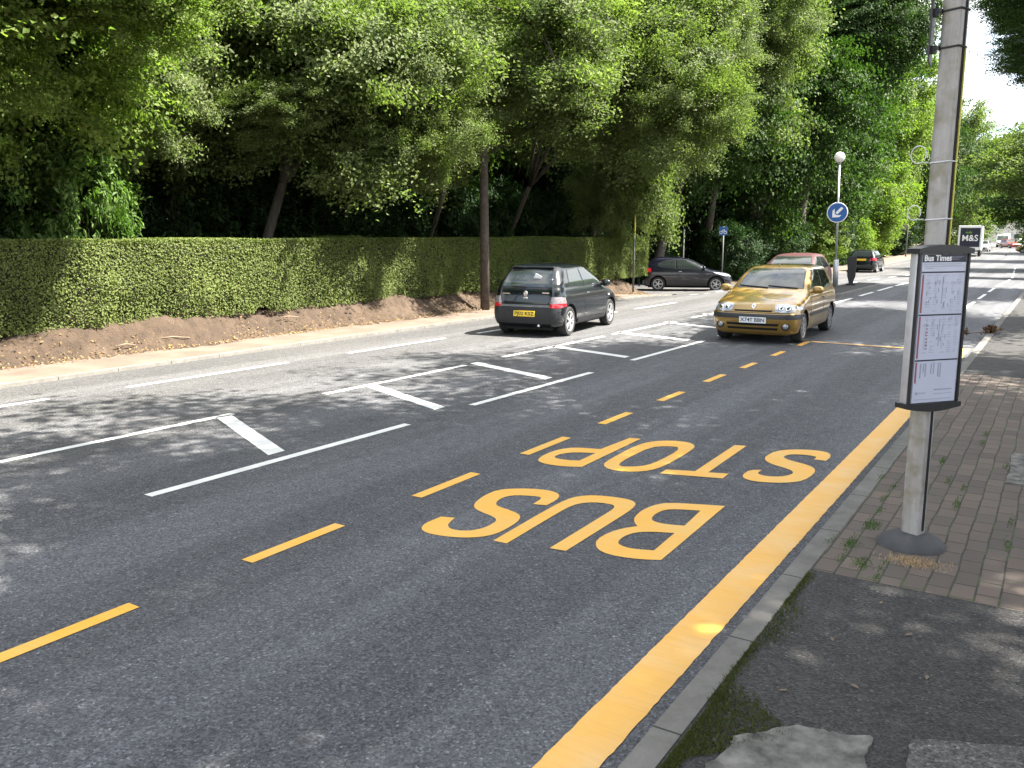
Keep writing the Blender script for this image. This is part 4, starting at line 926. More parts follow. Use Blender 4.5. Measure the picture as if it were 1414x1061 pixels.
h2 = tag(empty('garden_hedge', (4.6, 20, .1)), 'garden hedge behind the near pavement, outside the frame', 'hedge')
me = leafy_box('foliage', 5.6, 6.6, -8, 80, .1, 1.9, 160, .12, .07, M['leafH'], 5)
o = link('foliage', me, M['leafH'], h2); o.location = (-4.6, -20, -.1)
o = MB().box((6.1, 36, .9), (.7, 87, 1.5)).build('twig_core', M['hedgecore'], h2); o.location = (-4.6, -20, -.1)

# sticks and litter on the bank
def bank_z(x): return .05+.52*sm((-12.95-x)/1.55, .06, .78)
for i, (x, y, l, a, lb) in enumerate([(-13.35, 9.55, .62, 70, 'pale broken stick lying on the sunlit earth bank'), (-13.55, 12.5, .5, 75, 'dark broken stick lying on the bank near the dappled shade'), (-13.3, 8.6, .4, 95, 'thin twig on the bank left of the pale stick')]):
    rg = random.Random(i); dx, dy = math.cos(R(a))*l/2, math.sin(R(a))*l/2; z = bank_z(x)+.04
    o = MB().tube([(x-dx, y-dy, z+.02), (x, y+.01, z+.035), (x+dx, y+dy, z-.0)], [.008, .015, .01], 7).build('fallen_stick', M['stick'], smooth=True)
    tag(o, lb, 'stick', 'fallen sticks on the bank')
lp = []; rr = np.random.default_rng(7)
n = 2600; yy_ = rr.uniform(2, 30, n); xx_ = -12.9-np.abs(rr.normal(0, .45, n)); zz_ = np.array([bank_z(x) for x in xx_])+np.array([gz(x, y) for x, y in zip(xx_, yy_)])+.03
nr = rr.normal(0, .4, (n, 3)); nr[:, 2] += 1; nr[:, 0] += .4
V, F = leaf_quads(np.stack([xx_, yy_, zz_], 1), nr, .05, .03, rr, .1)
tag(link('leaf_litter', np_mesh('leaf_litter', V, F), leaf_mat('litter', (.1, .06, .03), (.24, .16, .08), (.32, .24, .11), .1, .8, 5)), 'dry brown leaves scattered over the earth bank', 'leaf litter', kind='stuff')
# dark clump and twig on the right kerb
c_ = tag(empty('leaf_clump', (-1.2, 19.3, .1)), 'dark clump of dead leaves trailing a brown twig on the kerb right of the timetable', 'leaf clump')
V, F = leaf_quads(rr.normal(0, 1, (200, 3))*[.05, .05, .03]+[.03, .1, .07], rr.normal(0, 1, (200, 3)), .08, .05, rr, .2)
link('dead_leaves', np_mesh('dead_leaves', V, F), M['leafdry'], c_)
MB().tube([(-.35, -.42, .01), (-.15, -.2, .03), (.05, .1, .05), (.22, .22, .06)], [.008, .014, .014, .006], 6).build('twig', M['stick'], c_)
V, F = leaf_quads(rr.normal(0, 1, (60, 3))*[.025, .025, .02]+[-.36, -.42, .05], rr.normal(0, 1, (60, 3)), .07, .04, rr, .2)
link('dead_leaves', np_mesh('dead_leaves', V, F), M['leafdry'], c_)

# ------------------------------------------------------------------ poles and signs
def wooden_pole():
    o = MB().tube([(0, 0, -.1), (0, 0, 2), (-.02, 0, 4), (-.03, 0, 5.4)], [.125, .118, .11, .105], 16).build('utility_pole', M['dark_wood'], smooth=True)
    o.location = (-13.02, 18.95, .1); tag(o, 'weathered wooden utility pole in front of the hedge', 'utility pole')
wooden_pole()
def beacon():
    r = tag(empty('beacon_post', W(-7.22, 33.6, .13)), 'grey post with lit looking globe and blue arrow sign on the traffic island', 'beacon')
    lean = .028
    MB().tube([(0, 0, 0), (0, 0, 1.0)], [.1, .1], 16).build('pedestal', M['steel'], r, smooth=True)
    MB().tube([(0, 0, 1.0), (0, 0, 4.48)], [.042, .036], 14).build('pole', M['steel'], r, smooth=True)
    MB().tube([(0, 0, 4.46), (0, 0, 4.54)], [.06, .07], 14).build('lamp_collar', M['sign_grey'], r)
    MB().lathe([(.01, -.19)]+[(.19*math.cos(R(a)), .19*math.sin(R(a))) for a in range(-80, 81, 10)]+[(.005, .19)], 24).build('globe', M['globe'], r, smooth=True).location = (0, 0, 4.7)
    s = empty('x'); bpy.data.objects.remove(s)
    m4 = Matrix.Translation((0, -.06, 2.72)) @ Matrix.Rotation(R(18), 4, 'Z') @ Matrix.Rotation(R(90), 4, 'X')
    d = MB().lathe([(.36, -.01), (.37, 0), (.36, .012), (.0, .013)], 40).build('arrow_sign', M['sign_white'], r, autos=40); d.matrix_local = m4
    f = MB().lathe([(.335, .012), (.335, .017), (.0, .0175)], 40).build('blue_face', M['blue'], d, autos=40)
    a = MB()
    ang = R(225)
    rot = Matrix.Rotation(ang, 4, 'Z')
    a.prism([(-.24, -.045), (.05, -.045), (.05, .045), (-.24, .045)], .018, .022, rot)
    a.prism([(.25, 0), (.07, .17), (-.03, .17), (.09, .04), (.09, -.04), (-.03, -.17), (.07, -.17)], .0185, .0228, rot)
    a.build('arrow', M['sign_white'], d)
    r.rotation_euler = (0, R(-1.6), 0)
beacon()
def bollard():
    r = tag(empty('traffic_bollard', W(-6.95, 35.0, .13), R(10)), 'black traffic bollard seen from the side behind the beacon post', 'bollard')
    mb = MB(); prof = [(.085, 0), (.085, .14), (.15, .36), (.15, 1.05), (.13, 1.1)]
    v = []; f = []
    for hw, z in prof:
        v += [(-hw, -.13, z), (hw, -.13, z), (hw, .13, z), (-hw, .13, z)]
    for i in range(len(prof)-1):
        for k in range(4): f.append((i*4+k, i*4+(k+1) % 4, (i+1)*4+(k+1) % 4, (i+1)*4+k))
    f += [(3, 2, 1, 0), tuple(len(prof)*4-4+k for k in range(4))]
    mb.add(v, f).build('shell', M['black'], r)
    MB().box((0, 0, .03), (.34, .34, .06), bev=.01).build('base', M['black'], r)
bollard()
def sign_post(name, loc, h, label, cat, board=None, rad=.035, mat='steel'):
    r = tag(empty(name, loc), label, cat)
    MB().tube([(0, 0, -.1), (0, 0, h)], [rad, rad], 12).build('pole', M['pole_grey'], r, smooth=True)
    return r
r = sign_post('edge_on_sign', (-13.12, 28.55, .1), 2.78, 'thin post with a yellow edged sign seen edge-on at the hedge end', 'road sign')
MB().box((.02, 0, 2.3), (.035, .5, .7), rz=R(23), bev=.008).build('sign_board', M['yellow_sign'], r)
r = sign_post('bare_post', (-16.0, 40.6, -.4), 2.75, 'plain thin grey post behind the parked hatchback', 'post')
r = sign_post('cycle_sign', (-14.35, 41.6, -.4), 2.85, 'small blue cycle route sign on a post beneath the dark trees', 'road sign')
MB().box((0, -.04, 2.63), (.4, .02, .4), rz=R(20), bev=.005).build('sign_board', M['blue'], r)
g = MB(); m4 = Matrix.Translation((.0, -.052, 2.6)) @ Matrix.Rotation(R(20), 4, 'Z') @ Matrix.Rotation(R(90), 4, 'X')
for cx in (-.1, .1): g.lathe([(.055, .003), (.075, .003), (.075, .006), (.055, .006)], 18, m4 @ Matrix.Translation((cx, -.03, 0)), close=True)
g2 = MB()
for a, b in (((-.1, -.03), (-.03, .08)), ((-.03, .08), (.07, .07)), ((.07, .07), (.1, -.03)), ((-.03, .08), (0, -.03)), ((0, -.03), (.07, .07)), ((.06, .12), (.1, -.03))):
    pa = m4 @ Vector((a[0], a[1], .004)); pb = m4 @ Vector((b[0], b[1], .004)); g.tube([pa, pb], .008, 5)
g.build('bicycle_symbol', M['sign_white'], r)
r = sign_post('direction_sign', W(-13.0, 104, .05), 4.6, 'brown grey direction sign with two boards by the far pavement', 'direction sign', rad=.07)
for z, wd_ in ((4.15, 1.1), (3.3, .95)):
    MB().box((-wd_/2-.05, -.05, z), (wd_, .04, .62), rz=R(5)).build('sign_board', M['sign_grey'], r)
r = tag(empty('street_nameplate', (-17.1, 38.6, -.42), R(25)), 'low white street nameplate left of the parked hatchback', 'street sign')
MB().box((0, 0, .95), (.75, .03, .2), bev=.005).build('plate', M['sign_white'], r)
for s_ in (-1, 1): MB().box((s_*.3, .03, .45), (.05, .04, .9)).build('leg', M['black'], r)

# ------------------------------------------------------------------ cars
class Body:
    """car shell as a stack of plan outlines. rows: z, front x, rear x, half width, front corner length, rear corner length, front corner share of width"""
    def __init__(s, rows, nz=64):
        A = np.array(rows, float); s.A = A; z0, z1 = A[0, 0], A[-1, 0]; s.z0, s.z1 = z0, z1
        s.zs = np.unique(np.concatenate([np.linspace(z0, z1, nz), A[:, 0]]))
    def row(s, z):
        A = s.A; zc = min(max(z, s.z0), s.z1)
        i = int(min(max(np.searchsorted(A[:, 0], zc)-1, 0), len(A)-2)); t = (zc-A[i, 0])/(A[i+1, 0]-A[i, 0])
        def m(k):
            d = (A[k+1, 1:]-A[k, 1:])/(A[k+1, 0]-A[k, 0]); return d
        d1 = m(i); d0 = m(i-1) if i > 0 else d1; d2 = m(i+1) if i+2 < len(A) else d1
        def tang(a, b):   # monotone tangent
            return np.where(a*b > 0, 2*a*b/(a+b+1e-12*np.sign(a+b+1e-20)), 0)
        h = A[i+1, 0]-A[i, 0]; ta, tb = tang(d0, d1)*h, tang(d1, d2)*h
        t2, t3 = t*t, t**3
        return (2*t3-3*t2+1)*A[i, 1:]+(t3-2*t2+t)*ta+(-2*t3+3*t2)*A[i+1, 1:]+(t3-t2)*tb
    def outline(s, z, nf=7, nc=8, ns=26):
        xf, xr, w_, cf, cr_, sh = s.row(z); bow = .035
        fb = (1-sh)*w_; p = []
        for i in range(nf): y = fb*i/nf; p.append((xf-s.fb(y, w_), y))
        for i in range(nc):
            t = math.pi/2*i/nc; p.append((xf-s.fb(fb, w_)-cf+cf*math.cos(t)**.9, fb+sh*w_*math.sin(t)**.9))
        xa = xf-s.fb(fb, w_)-cf; rbx = xr+cr_
        for i in range(ns): t = i/ns; p.append((xa+(rbx-xa)*t, w_))
        rs = .3*w_
        for i in range(nc): t = math.pi/2*i/nc; p.append((rbx-cr_*math.sin(t)**.9, w_-rs+rs*math.cos(t)**.9))
        for i in range(nf+1): y = (w_-rs)*(1-i/nf); p.append((xr-.0*y+.04*(y/w_)**2-.04*((w_-rs)/w_)**2*0, y))
        return p
    def fb(s, y, w_): return .09*(y/w_)**2
    def side(s, x, z):
        o = s.outline(z); best = None
        for (xa, ya), (xb, yb) in zip(o[7:-7], o[8:-6]):
            if min(xa, xb) <= x <= max(xa, xb) and abs(xa-xb) > 1e-9: 
                t = (x-xa)/(xb-xa); y = ya+(yb-ya)*t; best = y if best is None else max(best, y)
        return best if best is not None else .3
    def front(s, y, z):
        o = s.outline(z); y = abs(y)
        for (xa, ya), (xb, yb) in zip(o, o[1:]):
            if ya <= y <= yb and yb > ya: return xa+(xb-xa)*(y-ya)/(yb-ya)
        return o[15][0]
    def rear(s, y, z):
        o = s.outline(z)[::-1]; y = abs(y)
        for (xa, ya), (xb, yb) in zip(o, o[1:]):
            if ya <= y <= yb and yb > ya: return xa+(xb-xa)*(y-ya)/(yb-ya)
        return o[15][0]
    def mesh(s, name):
        V = []; F = []; n = None
        for z in s.zs:
            h = s.outline(z); full = h+[(x, -y) for x, y in h[-2:0:-1]]; n = len(full); V += [(x, y, z) for x, y in full]
        for j in range(len(s.zs)-1):
            for k in range(n): F.append((j*n+k, j*n+(k+1) % n, (j+1)*n+(k+1) % n, (j+1)*n+k))
        # roof cap fan rows shrinking to the centre line
        b = (len(s.zs)-1)*n; F.append(tuple(range(n))[::-1]); F.append(tuple(b+k for k in range(n)))
        return mesh(name, V, F)
def strip_patch(fn, bot, top, off_, nu=10, nv=6, thick=.012):
    """patch between two polylines (a,z) mapped by fn(a,z,off)->xyz; solid slab"""
    def samp(pl, t):
        L = [0]
        for a, b in zip(pl, pl[1:]): L.append(L[-1]+math.dist(a, b))
        q = t*L[-1]
        for i in range(len(pl)-1):
            if q <= L[i+1]+1e-9:
                r_ = (q-L[i])/(L[i+1]-L[i]+1e-9); return (pl[i][0]+(pl[i+1][0]-pl[i][0])*r_, pl[i][1]+(pl[i+1][1]-pl[i][1])*r_)
        return pl[-1]
    V = []; F = []
    for lay in (off_, off_-thick):
        for j in range(nv+1):
            for i in range(nu+1):
                b, t = samp(bot, i/nu), samp(top, i/nu); v = j/nv
                V.append(fn(b[0]+(t[0]-b[0])*v, b[1]+(t[1]-b[1])*v, lay))
    n = nu+1; m = (nu+1)*(nv+1)
    for j in range(nv):
        for i in range(nu):
            a = j*n+i; F.append((a, a+1, a+n+1, a+n)); F.append((m+a, m+a+n, m+a+n+1, m+a+1))
    for i in range(nu): F.append((i, m+i, m+i+1, i+1)); a = nv*n+i; F.append((a, a+1, m+a+1, m+a))
    for j in range(nv): a = j*n; F.append((a, a+n, m+a+n, m+a)); a = j*n+nu; F.append((a, m+a, m+a+n, a+n))
    return V, F
def make_wheel(rad, wd_, style, parent, loc, side):
    m4 = Matrix.Rotation(R(90), 4, 'X') if side < 0 else Matrix.Rotation(R(-90), 4, 'X')   # +z of lathe points outward
    t = MB(); h = wd_/2
    t.lathe([(rad*.66, -h), (rad*.93, -h), (rad*.985, -h*.75), (rad, -h*.3), (rad, h*.3), (rad*.985, h*.75), (rad*.93, h), (rad*.7, h*.97), (rad*.66, h*.9), (rad*.62, h*.4), (.02, h*.35)], 32)
    w_ = t.build('wheel', M['rubber'], parent, autos=35); w_.matrix_local = Matrix.Translation(loc) @ m4
    r_ = MB(); rr_ = rad*.675
    r_.lathe([(rr_*.9, h*.45), (rr_, h*.9), (rr_*1.01, h*1.0), (rr_*.93, h*.98), (rr_*.86, h*.6)], 32, close=True)
    ns, sw = {'five': (5, .3), 'seven': (7, .2), 'ten': (5, .12), 'disc': (9, .2)}[style]
    for k in range(ns):
        a = 2*math.pi*k/ns
        for da in ((-.17, .17) if style == 'ten' else (0,)):
            mm = Matrix.Rotation(a+da, 4, 'Z')
            r_.add([(rr_*.1, -rr_*sw*.5, h*.72), (rr_*.92, -rr_*sw*.36, h*.8), (rr_*.92, rr_*sw*.36, h*.8), (rr_*.1, rr_*sw*.5, h*.72), (rr_*.1, -rr_*sw*.5, h*.95), (rr_*.92, -rr_*sw*.36, h*.97), (rr_*.92, rr_*sw*.36, h*.97), (rr_*.1, rr_*sw*.5, h*.95)],
                   [(0, 3, 2, 1), (4, 5, 6, 7), (0, 1, 5, 4), (1, 2, 6, 5), (2, 3, 7, 6), (3, 0, 4, 7)], mm)
    r_.lathe([(rr_*.24, h*.7), (rr_*.24, h*.98), (rr_*.12, h*1.03), (.01, h*1.03)], 16)
    r_.build('rim', M['alloy'] if style != 'disc' else M['sign_grey'], w_, autos=35)
    return w_

def make_car(name, label, sp, loc, yaw, cat='car', group='cars on the road', parts=True):
    root = tag(empty(name, loc, R(yaw)), label, cat, group)
    B = Body(sp['rows']); paint = M[sp['paint']]; trim = M[sp.get('trim', 'black')]
    me = B.mesh('body'); me.materials.append(paint); me.materials.append(M['under'])
    ob = bpy.data.objects.new('body', me); col.objects.link(ob)
    wr = sp['wheel']; hw = sp['hw']; wb = sp['wb']; ax = sp['ax']
    axles = [ax, ax-wb]
    cut = MB()
    for x in axles:
        for s_ in (-1, 1):
            cut.lathe([(wr+.055, 0), (wr+.055, .4)], 32, Matrix.Translation((x, s_*(hw-.24), wr+.005)) @ Matrix.Rotation(R(-90*s_), 4, 'X'))
            cut.box((x, s_*(hw-.04), wr*.3), ((wr+.055)*2*.985, .4, wr*.8))
    for i, part in enumerate([cut]):
        cme = mesh('cut', part.v, part.f); cme.materials.append(paint); cme.materials.append(M['under'])
        cme.polygons.foreach_set('material_index', [1]*len(cme.polygons))
        bmm = bmesh.new(); bmm.from_mesh(cme); bmesh.ops.recalc_face_normals(bmm, faces=bmm.faces); bmm.to_mesh(cme); bmm.free()
        co = bpy.data.objects.new('cut', cme); col.objects.link(co)
    bmm = bmesh.new(); bmm.from_mesh(me); bmesh.ops.recalc_face_normals(bmm, faces=bmm.faces); bmm.to_mesh(me); bmm.free()
    md = ob.modifiers.new('b', 'BOOLEAN'); md.operation = 'DIFFERENCE'; md.object = co; md.solver = 'EXACT'; md.use_self = True
    bpy.context.view_layer.update()
    dg = bpy.context.evaluated_depsgraph_get(); me2 = bpy.data.meshes.new_from_object(ob.evaluated_get(dg))
    bpy.data.objects.remove(ob); bpy.data.objects.remove(co)
    me2.polygons.foreach_set('use_smooth', [True]*len(me2.polygons)); me2.set_sharp_from_angle(angle=R(28))
    body = bpy.data.objects.new('body', me2); col.objects.link(body); body.parent = root
    def S(sgn): return lambda x, z, o: (x, sgn*(B.side(x, z)+o), z)
    def F(y, z, o): return (B.front(y, z)+o, y, z)
    def Re(y, z, o): return (B.rear(y, z)-o, y, z)
    def put(nm, mat, patches, parent=root, smooth=True):
        mb = MB()
        for fn, b, t, o_, nu, nv in patches: mb.add(*strip_patch(fn, b, t, o_, nu, nv))
        return mb.build(nm, M[mat] if isinstance(mat, str) else mat, parent, autos=35)
    # glass
    g = sp['glass']
    fs = put('windscreen', 'black', [(F, *g['screen_out'], .006, 14, 8)]); put('glass', 'glass', [(F, *g['screen'], .011, 14, 8)], fs)
    rs_ = put('rear_window', 'black', [(Re, *g['rear_out'], .006, 12, 6)]); put('glass', 'glass', [(Re, *g['rear'], .011, 12, 6)], rs_)
    for s_ in (-1, 1):
        for b, t in g['sides']:
            # frame seal slightly larger behind the pane
            cxm = sum(p[0] for p in b+t)/len(b+t); czm = sum(p[1] for p in b+t)/len(b+t)
            ex = lambda pl: [(cxm+(p[0]-cxm)*1.05, czm+(p[1]-czm)*1.1) for p in pl]
            f_ = put('side_window', 'black', [(S(s_), ex(b), ex(t), .004, 12, 5)]); put('glass', 'glass', [(S(s_), b, t, .009, 12, 5)], f_)
    for nm, mat, kind, pats in sp['patches']:
        if kind == 'side':
            for s_ in (-1, 1): put(nm, mat, [(S(s_), b, t, o_, nu, nv) for b, t, o_, nu, nv in pats])
        elif kind == 'front': put(nm, mat, [(F, b, t, o_, nu, nv) for b, t, o_, nu, nv in pats])
        elif kind == 'frontpair':
            for s_ in (-1, 1): put(nm, mat, [(F, [(p[0]*s_, p[1]) for p in b], [(p[0]*s_, p[1]) for p in t], o_, nu, nv) for b, t, o_, nu, nv in pats])
        elif kind == 'rear': put(nm, mat, [(Re, b, t, o_, nu, nv) for b, t, o_, nu, nv in pats])
        elif kind == 'rearpair':
            for s_ in (-1, 1): put(nm, mat, [(Re, [(p[0]*s_, p[1]) for p in b], [(p[0]*s_, p[1]) for p in t], o_, nu, nv) for b, t, o_, nu, nv in pats])
    # wheels
    for x in axles:
        for s_ in (-1, 1): make_wheel(wr, .2, sp['rim'], root, (x, s_*(hw-.115), wr), s_)
    # mirrors
    mx_, mz = sp['mirror']
    for s_ in (-1, 1):
        y = B.side(mx_, mz); mb = MB()
        m4 = Matrix.Translation((mx_-.02, s_*(y+.13), mz+.04)) @ Matrix.Diagonal((.075, .11, .075, 1))
        mb.lathe([(.03, -.98)]+[(math.cos(R(a))**.7, math.sin(R(a))) for a in range(-75, 76, 15)]+[(.03, .98)], 16, m4)
        mb.tube([(mx_, s_*(y-.02), mz), (mx_-.01, s_*(y+.07), mz+.02)], [.035, .03], 8)
        mb.build('door_mirror', M[sp['mirror_mat']], root, autos=50)
    # underbody
    MB().box(((axles[0]+axles[1])/2, 0, .2), (wb+.9, hw*1.3, .12)).build('underbody', M['under'], root)
    for x in axles: MB().tube([(x, -hw+.2, wr), (x, hw-.2, wr)], .05, 8).build('axle', M['under'], root)
    # plates
    for end, txt, z, mat, hh in sp['plates']:
        x = (B.front(.2, z)+.012) if end == 'f' else (B.rear(0, z)-.012); sg = 1 if end == 'f' else -1
        p = MB().box((0, 0, 0), (.02, .5, .112), bev=.003).build('number_plate', M[mat], root); p.location = (x, sp.get('plate_y', 0), z)
        tm = text_mesh(txt, .098, 'plate_lettering', .0016); tm.materials.append(M['ink'])
        t = bpy.data.objects.new('plate_lettering', tm); col.objects.link(t); t.parent = p
        xs_ = [v.co.x for v in tm.vertices]; wd_ = max(xs_)-min(xs_)
        t.matrix_local = Matrix.Translation((sg*.0115, 0, 0)) @ Matrix.Rotation(R(90*sg), 4, 'Z') @ Matrix.Rotation(R(90), 4, 'X') @ Matrix.Diagonal((.45/wd_, 1, 1, 1))
    for fn in sp.get('extra', []): fn(root, B, S, F, Re)
    return root

def seam(kind_pts, w_=.006, o_=.0018, nu=14):
    """dark shut line along polyline as patch list entries"""
    out = []
    for a, b in zip(kind_pts, kind_pts[1:]):
        if abs(a[0]-b[0]) < abs(a[1]-b[1]): out.append(([(a[0]-w_/2, a[1]), (a[0]+w_/2, a[1])], [(b[0]-w_/2, b[1]), (b[0]+w_/2, b[1])], o_, 1, 10))
        else: out.append(([(a[0], a[1]-w_/2), (b[0], b[1]-w_/2)], [(a[0], a[1]+w_/2), (b[0], b[1]+w_/2)], o_, nu, 1))
    return out
def ellp(cx, cz, rx, rz, a0=180, a1=0, n=8): return [(cx+rx*math.cos(R(a0+(a1-a0)*k/n)), cz+rz*math.sin(R(a0+(a1-a0)*k/n))) for k in range(n+1)]
def wipers(root, B, S, F, Re):
    for y0, y1, z0, z1 in ((.55, -.02, 1.0, 1.035), (-.02, -.6, 1.0, 1.03)):
        pts = [(B.front(y0+(y1-y0)*k/6, z0+(z1-z0)*k/6)+.028, y0+(y1-y0)*k/6, z0+(z1-z0)*k/6) for k in range(7)]
        MB().tube(pts, .011, 6).build('wiper', M['black'], root)
def antenna(root, B, S, F, Re):
    MB().tube([(.0, 0, 1.385), (-.05, 0, 1.44)], [.012, .007], 6).build('antenna', M['black'], root)
def badge_diamond(root, B, S, F, Re):
    z = .7; x = B.front(0, z)+.004; mb = MB()
    o_ = [(0, .062), (.043, 0), (0, -.062), (-.043, 0)]; i_ = [(a*.52, b*.52) for a, b in o_]
    v, f = shape2d([o_, i_]); m4 = Matrix.Translation((x+.012, 0, z+.005)) @ Matrix.Rotation(R(28), 4, 'Y').inverted() @ Matrix.Rotation(R(90), 4, 'Z') @ Matrix.Rotation(R(90), 4, 'X')
    mb.add(v, f, m4); mb.add(v, [tuple(reversed(q)) for q in f], Matrix.Translation((-.01, 0, 0)) @ m4); mb.build('diamond_badge', M['chrome'], root)
def fogs(root, B, S, F, Re):
    for s_ in (-1, 1):
        y = .61*s_; z = .345; x = B.front(y, z)
        b = MB().lathe([(.075, -.02), (.078, .008), (.055, .012), (.05, -.01), (.01, -.012)], 20, Matrix.Translation((x-.002, y, z)) @ Matrix.Rotation(R(12*s_), 4, 'Z') @ Matrix.Rotation(R(90), 4, 'Y')).build('fog_light', M['black'], root, autos=40)
        MB().lathe([(.05, 0), (.048, .012), (.025, .02), (.005, .022)], 18, Matrix.Translation((x, y, z)) @ Matrix.Rotation(R(12*s_), 4, 'Z') @ Matrix.Rotation(R(90), 4, 'Y')).build('lens', M['lamp'], b, smooth=True)
def lamp_bowls(root, B, S, F, Re):
    for s_ in (-1, 1):
        for y, r_ in ((.5, .05), (.62, .055)):
            y *= s_; z = .665; x = B.front(y, z)
            MB().lathe([(r_, 0), (r_*.85, .012), (r_*.5, .017), (.004, .018)], 16, Matrix.Translation((x+.008, y, z)) @ Matrix.Rotation(R(20*s_), 4, 'Z') @ Matrix.Rotation(R(70), 4, 'Y')).build('headlight_bowl', M['chrome'], root, smooth=True)
def door_handles(x, z):
    def fn(root, B, S, F, Re):
        for s_ in (-1, 1):
            y = B.side(x, z); MB().box((x, s_*(y+.018), z), (.15, .02, .03), bev=.008).build('door_handle', M['chrome'] if z > .8 else M['black'], root)
    return fn

clio_rows = [(.17, 1.74, -1.76, .70, .26, .2, .34), (.22, 1.80, -1.83, .775, .30, .24, .36), (.34, 1.855, -1.875, .812, .34, .26, .38), (.47, 1.885, -1.89, .82, .36, .26, .40), (.545, 1.88, -1.885, .82, .38, .26, .40),
 (.575, 1.845, -1.87, .818, .38, .26, .42), (.66, 1.79, -1.86, .822, .44, .26, .44), (.735, 1.70, -1.85, .82, .50, .26, .46), (.79, 1.52, -1.84, .815, .50, .26, .44), (.85, 1.26, -1.83, .806, .44, .26, .40), (.90, 1.02, -1.82, .792, .34, .26, .32), (.945, .86, -1.80, .772, .25, .25, .26),
 (.985, .76, -1.775, .755, .22, .24, .22), (1.06, .62, -1.74, .735, .2, .24, .2), (1.18, .40, -1.67, .695, .2, .24, .2), (1.29, .18, -1.58, .652, .2, .26, .22), (1.345, .04, -1.51, .615, .22, .28, .26), (1.378, -.10, -1.44, .56, .24, .3, .34), (1.40, -.26, -1.34, .46, .24, .3, .4), (1.412, -.45, -1.2, .3, .2, .25, .4), (1.417, -.6, -1.0, .12, .1, .1, .4)]
G = lambda a: a
clio = dict(rows=clio_rows, paint='gold', wheel=.285, hw=.815, wb=2.47, ax=1.16, rim='disc', mirror=(.62, .93), mirror_mat='gold',
 glass=dict(screen_out=([(-.66, .985), (.66, .985)], [(-.545, 1.355), (.545, 1.355)]), screen=([(-.63, 1.0), (.63, 1.0)], [(-.52, 1.342), (.52, 1.342)]),
  rear_out=([(-.6, 1.0), (.6, 1.0)], [(-.5, 1.33), (.5, 1.33)]), rear=([(-.57, 1.02), (.57, 1.02)], [(-.47, 1.31), (.47, 1.31)]),
  sides=[([(-.42, .965), (.56, .965)], [(-.45, 1.32), (-.02, 1.325)]), ([(-1.32, .99), (-.50, .965)], [(-1.12, 1.29), (-.53, 1.32)])]),
 patches=[
  ('bumper_strip', 'black', 'front', [([(-.79, .475), (.79, .475)], [(-.79, .565), (.79, .565)], .016, 24, 3)]),
  ('side_bumper_strip', 'black', 'side', [([(1.46, .475), (1.78, .475)], [(1.46, .565), (1.74, .565)], .014, 8, 2), ([(-.9, .47), (.72, .47)], [(-.9, .53), (.72, .53)], .012, 8, 2), ([(-1.8, .475), (-1.68, .475)], [(-1.8, .56), (-1.68, .56)], .012, 4, 2)]),
  ('headlight', 'lamp', 'frontpair', [([(.40, .612), (.60, .59), (.745, .605)], [(.38, .735), (.56, .757), (.75, .715)], .007, 10, 6)]),
  ('indicator', 'plate_w', 'side', [([(1.40, .645), (1.6, .64)], [(1.40, .695), (1.56, .71)], .006, 5, 2)]),
  ('upper_grille', 'under', 'front', [([(-.34, .605), (.34, .605)], [(-.36, .632), (.36, .632)], .006, 12, 1)]),
  ('lower_grille', 'under', 'front', [([(-.46, .265), (.46, .265)], [(-.48, .31), (.48, .31)], .004, 12, 1), ([(-.48, .345), (.48, .345)], [(-.49, .39), (.49, .39)], .004, 12, 1)]),
  ('bonnet_gap', 'under', 'front', seam([(-.72, .582), (.72, .582)], .01, .003, 16)),
  ('shut_lines', 'under', 'side', seam([(.66, .28), (.68, .94)])+seam([(-.47, .28), (-.47, .95)])+seam([(.66, .28), (-.47, .28)])),
  ('tail_light', 'red_lamp', 'rearpair', [([(.6, .68), (.8, .68)], [(.62, .95), (.76, .95)], .006, 5, 4)])],
 plates=[('f', 'X741 BBN', .45, 'plate_w', 0), ('r', 'X741 BBN', .6, 'plate_y', 0)], plate_y=.02,
 extra=[wipers, antenna, badge_diamond, fogs, lamp_bowls, door_handles(-.36, .78)])

corsa_rows = [(.19, 1.74, -1.74, .70, .26, .22, .34), (.24, 1.80, -1.82, .78, .30, .26, .36), (.36, 1.86, -1.875, .815, .36, .28, .38), (.50, 1.875, -1.885, .822, .40, .28, .42), (.60, 1.85, -1.865, .822, .44, .28, .44), (.64, 1.83, -1.845, .82, .46, .28, .44),
 (.70, 1.78, -1.84, .82, .5, .28, .46), (.77, 1.64, -1.83, .815, .52, .28, .46), (.83, 1.42, -1.82, .808, .48, .28, .42), (.89, 1.14, -1.805, .795, .38, .28, .34), (.94, .94, -1.785, .778, .28, .27, .28), (.985, .82, -1.76, .76, .24, .26, .24), (1.06, .68, -1.72, .74, .2, .25, .2),
 (1.18, .47, -1.62, .685, .2, .28, .2), (1.29, .25, -1.52, .635, .2, .3, .22), (1.35, .10, -1.45, .60, .22, .3, .26), (1.395, -.08, -1.38, .54, .24, .3, .34), (1.42, -.26, -1.30, .44, .24, .3, .4), (1.434, -.45, -1.2, .3, .2, .25, .4), (1.44, -.6, -1.0, .12, .1, .1, .4)]
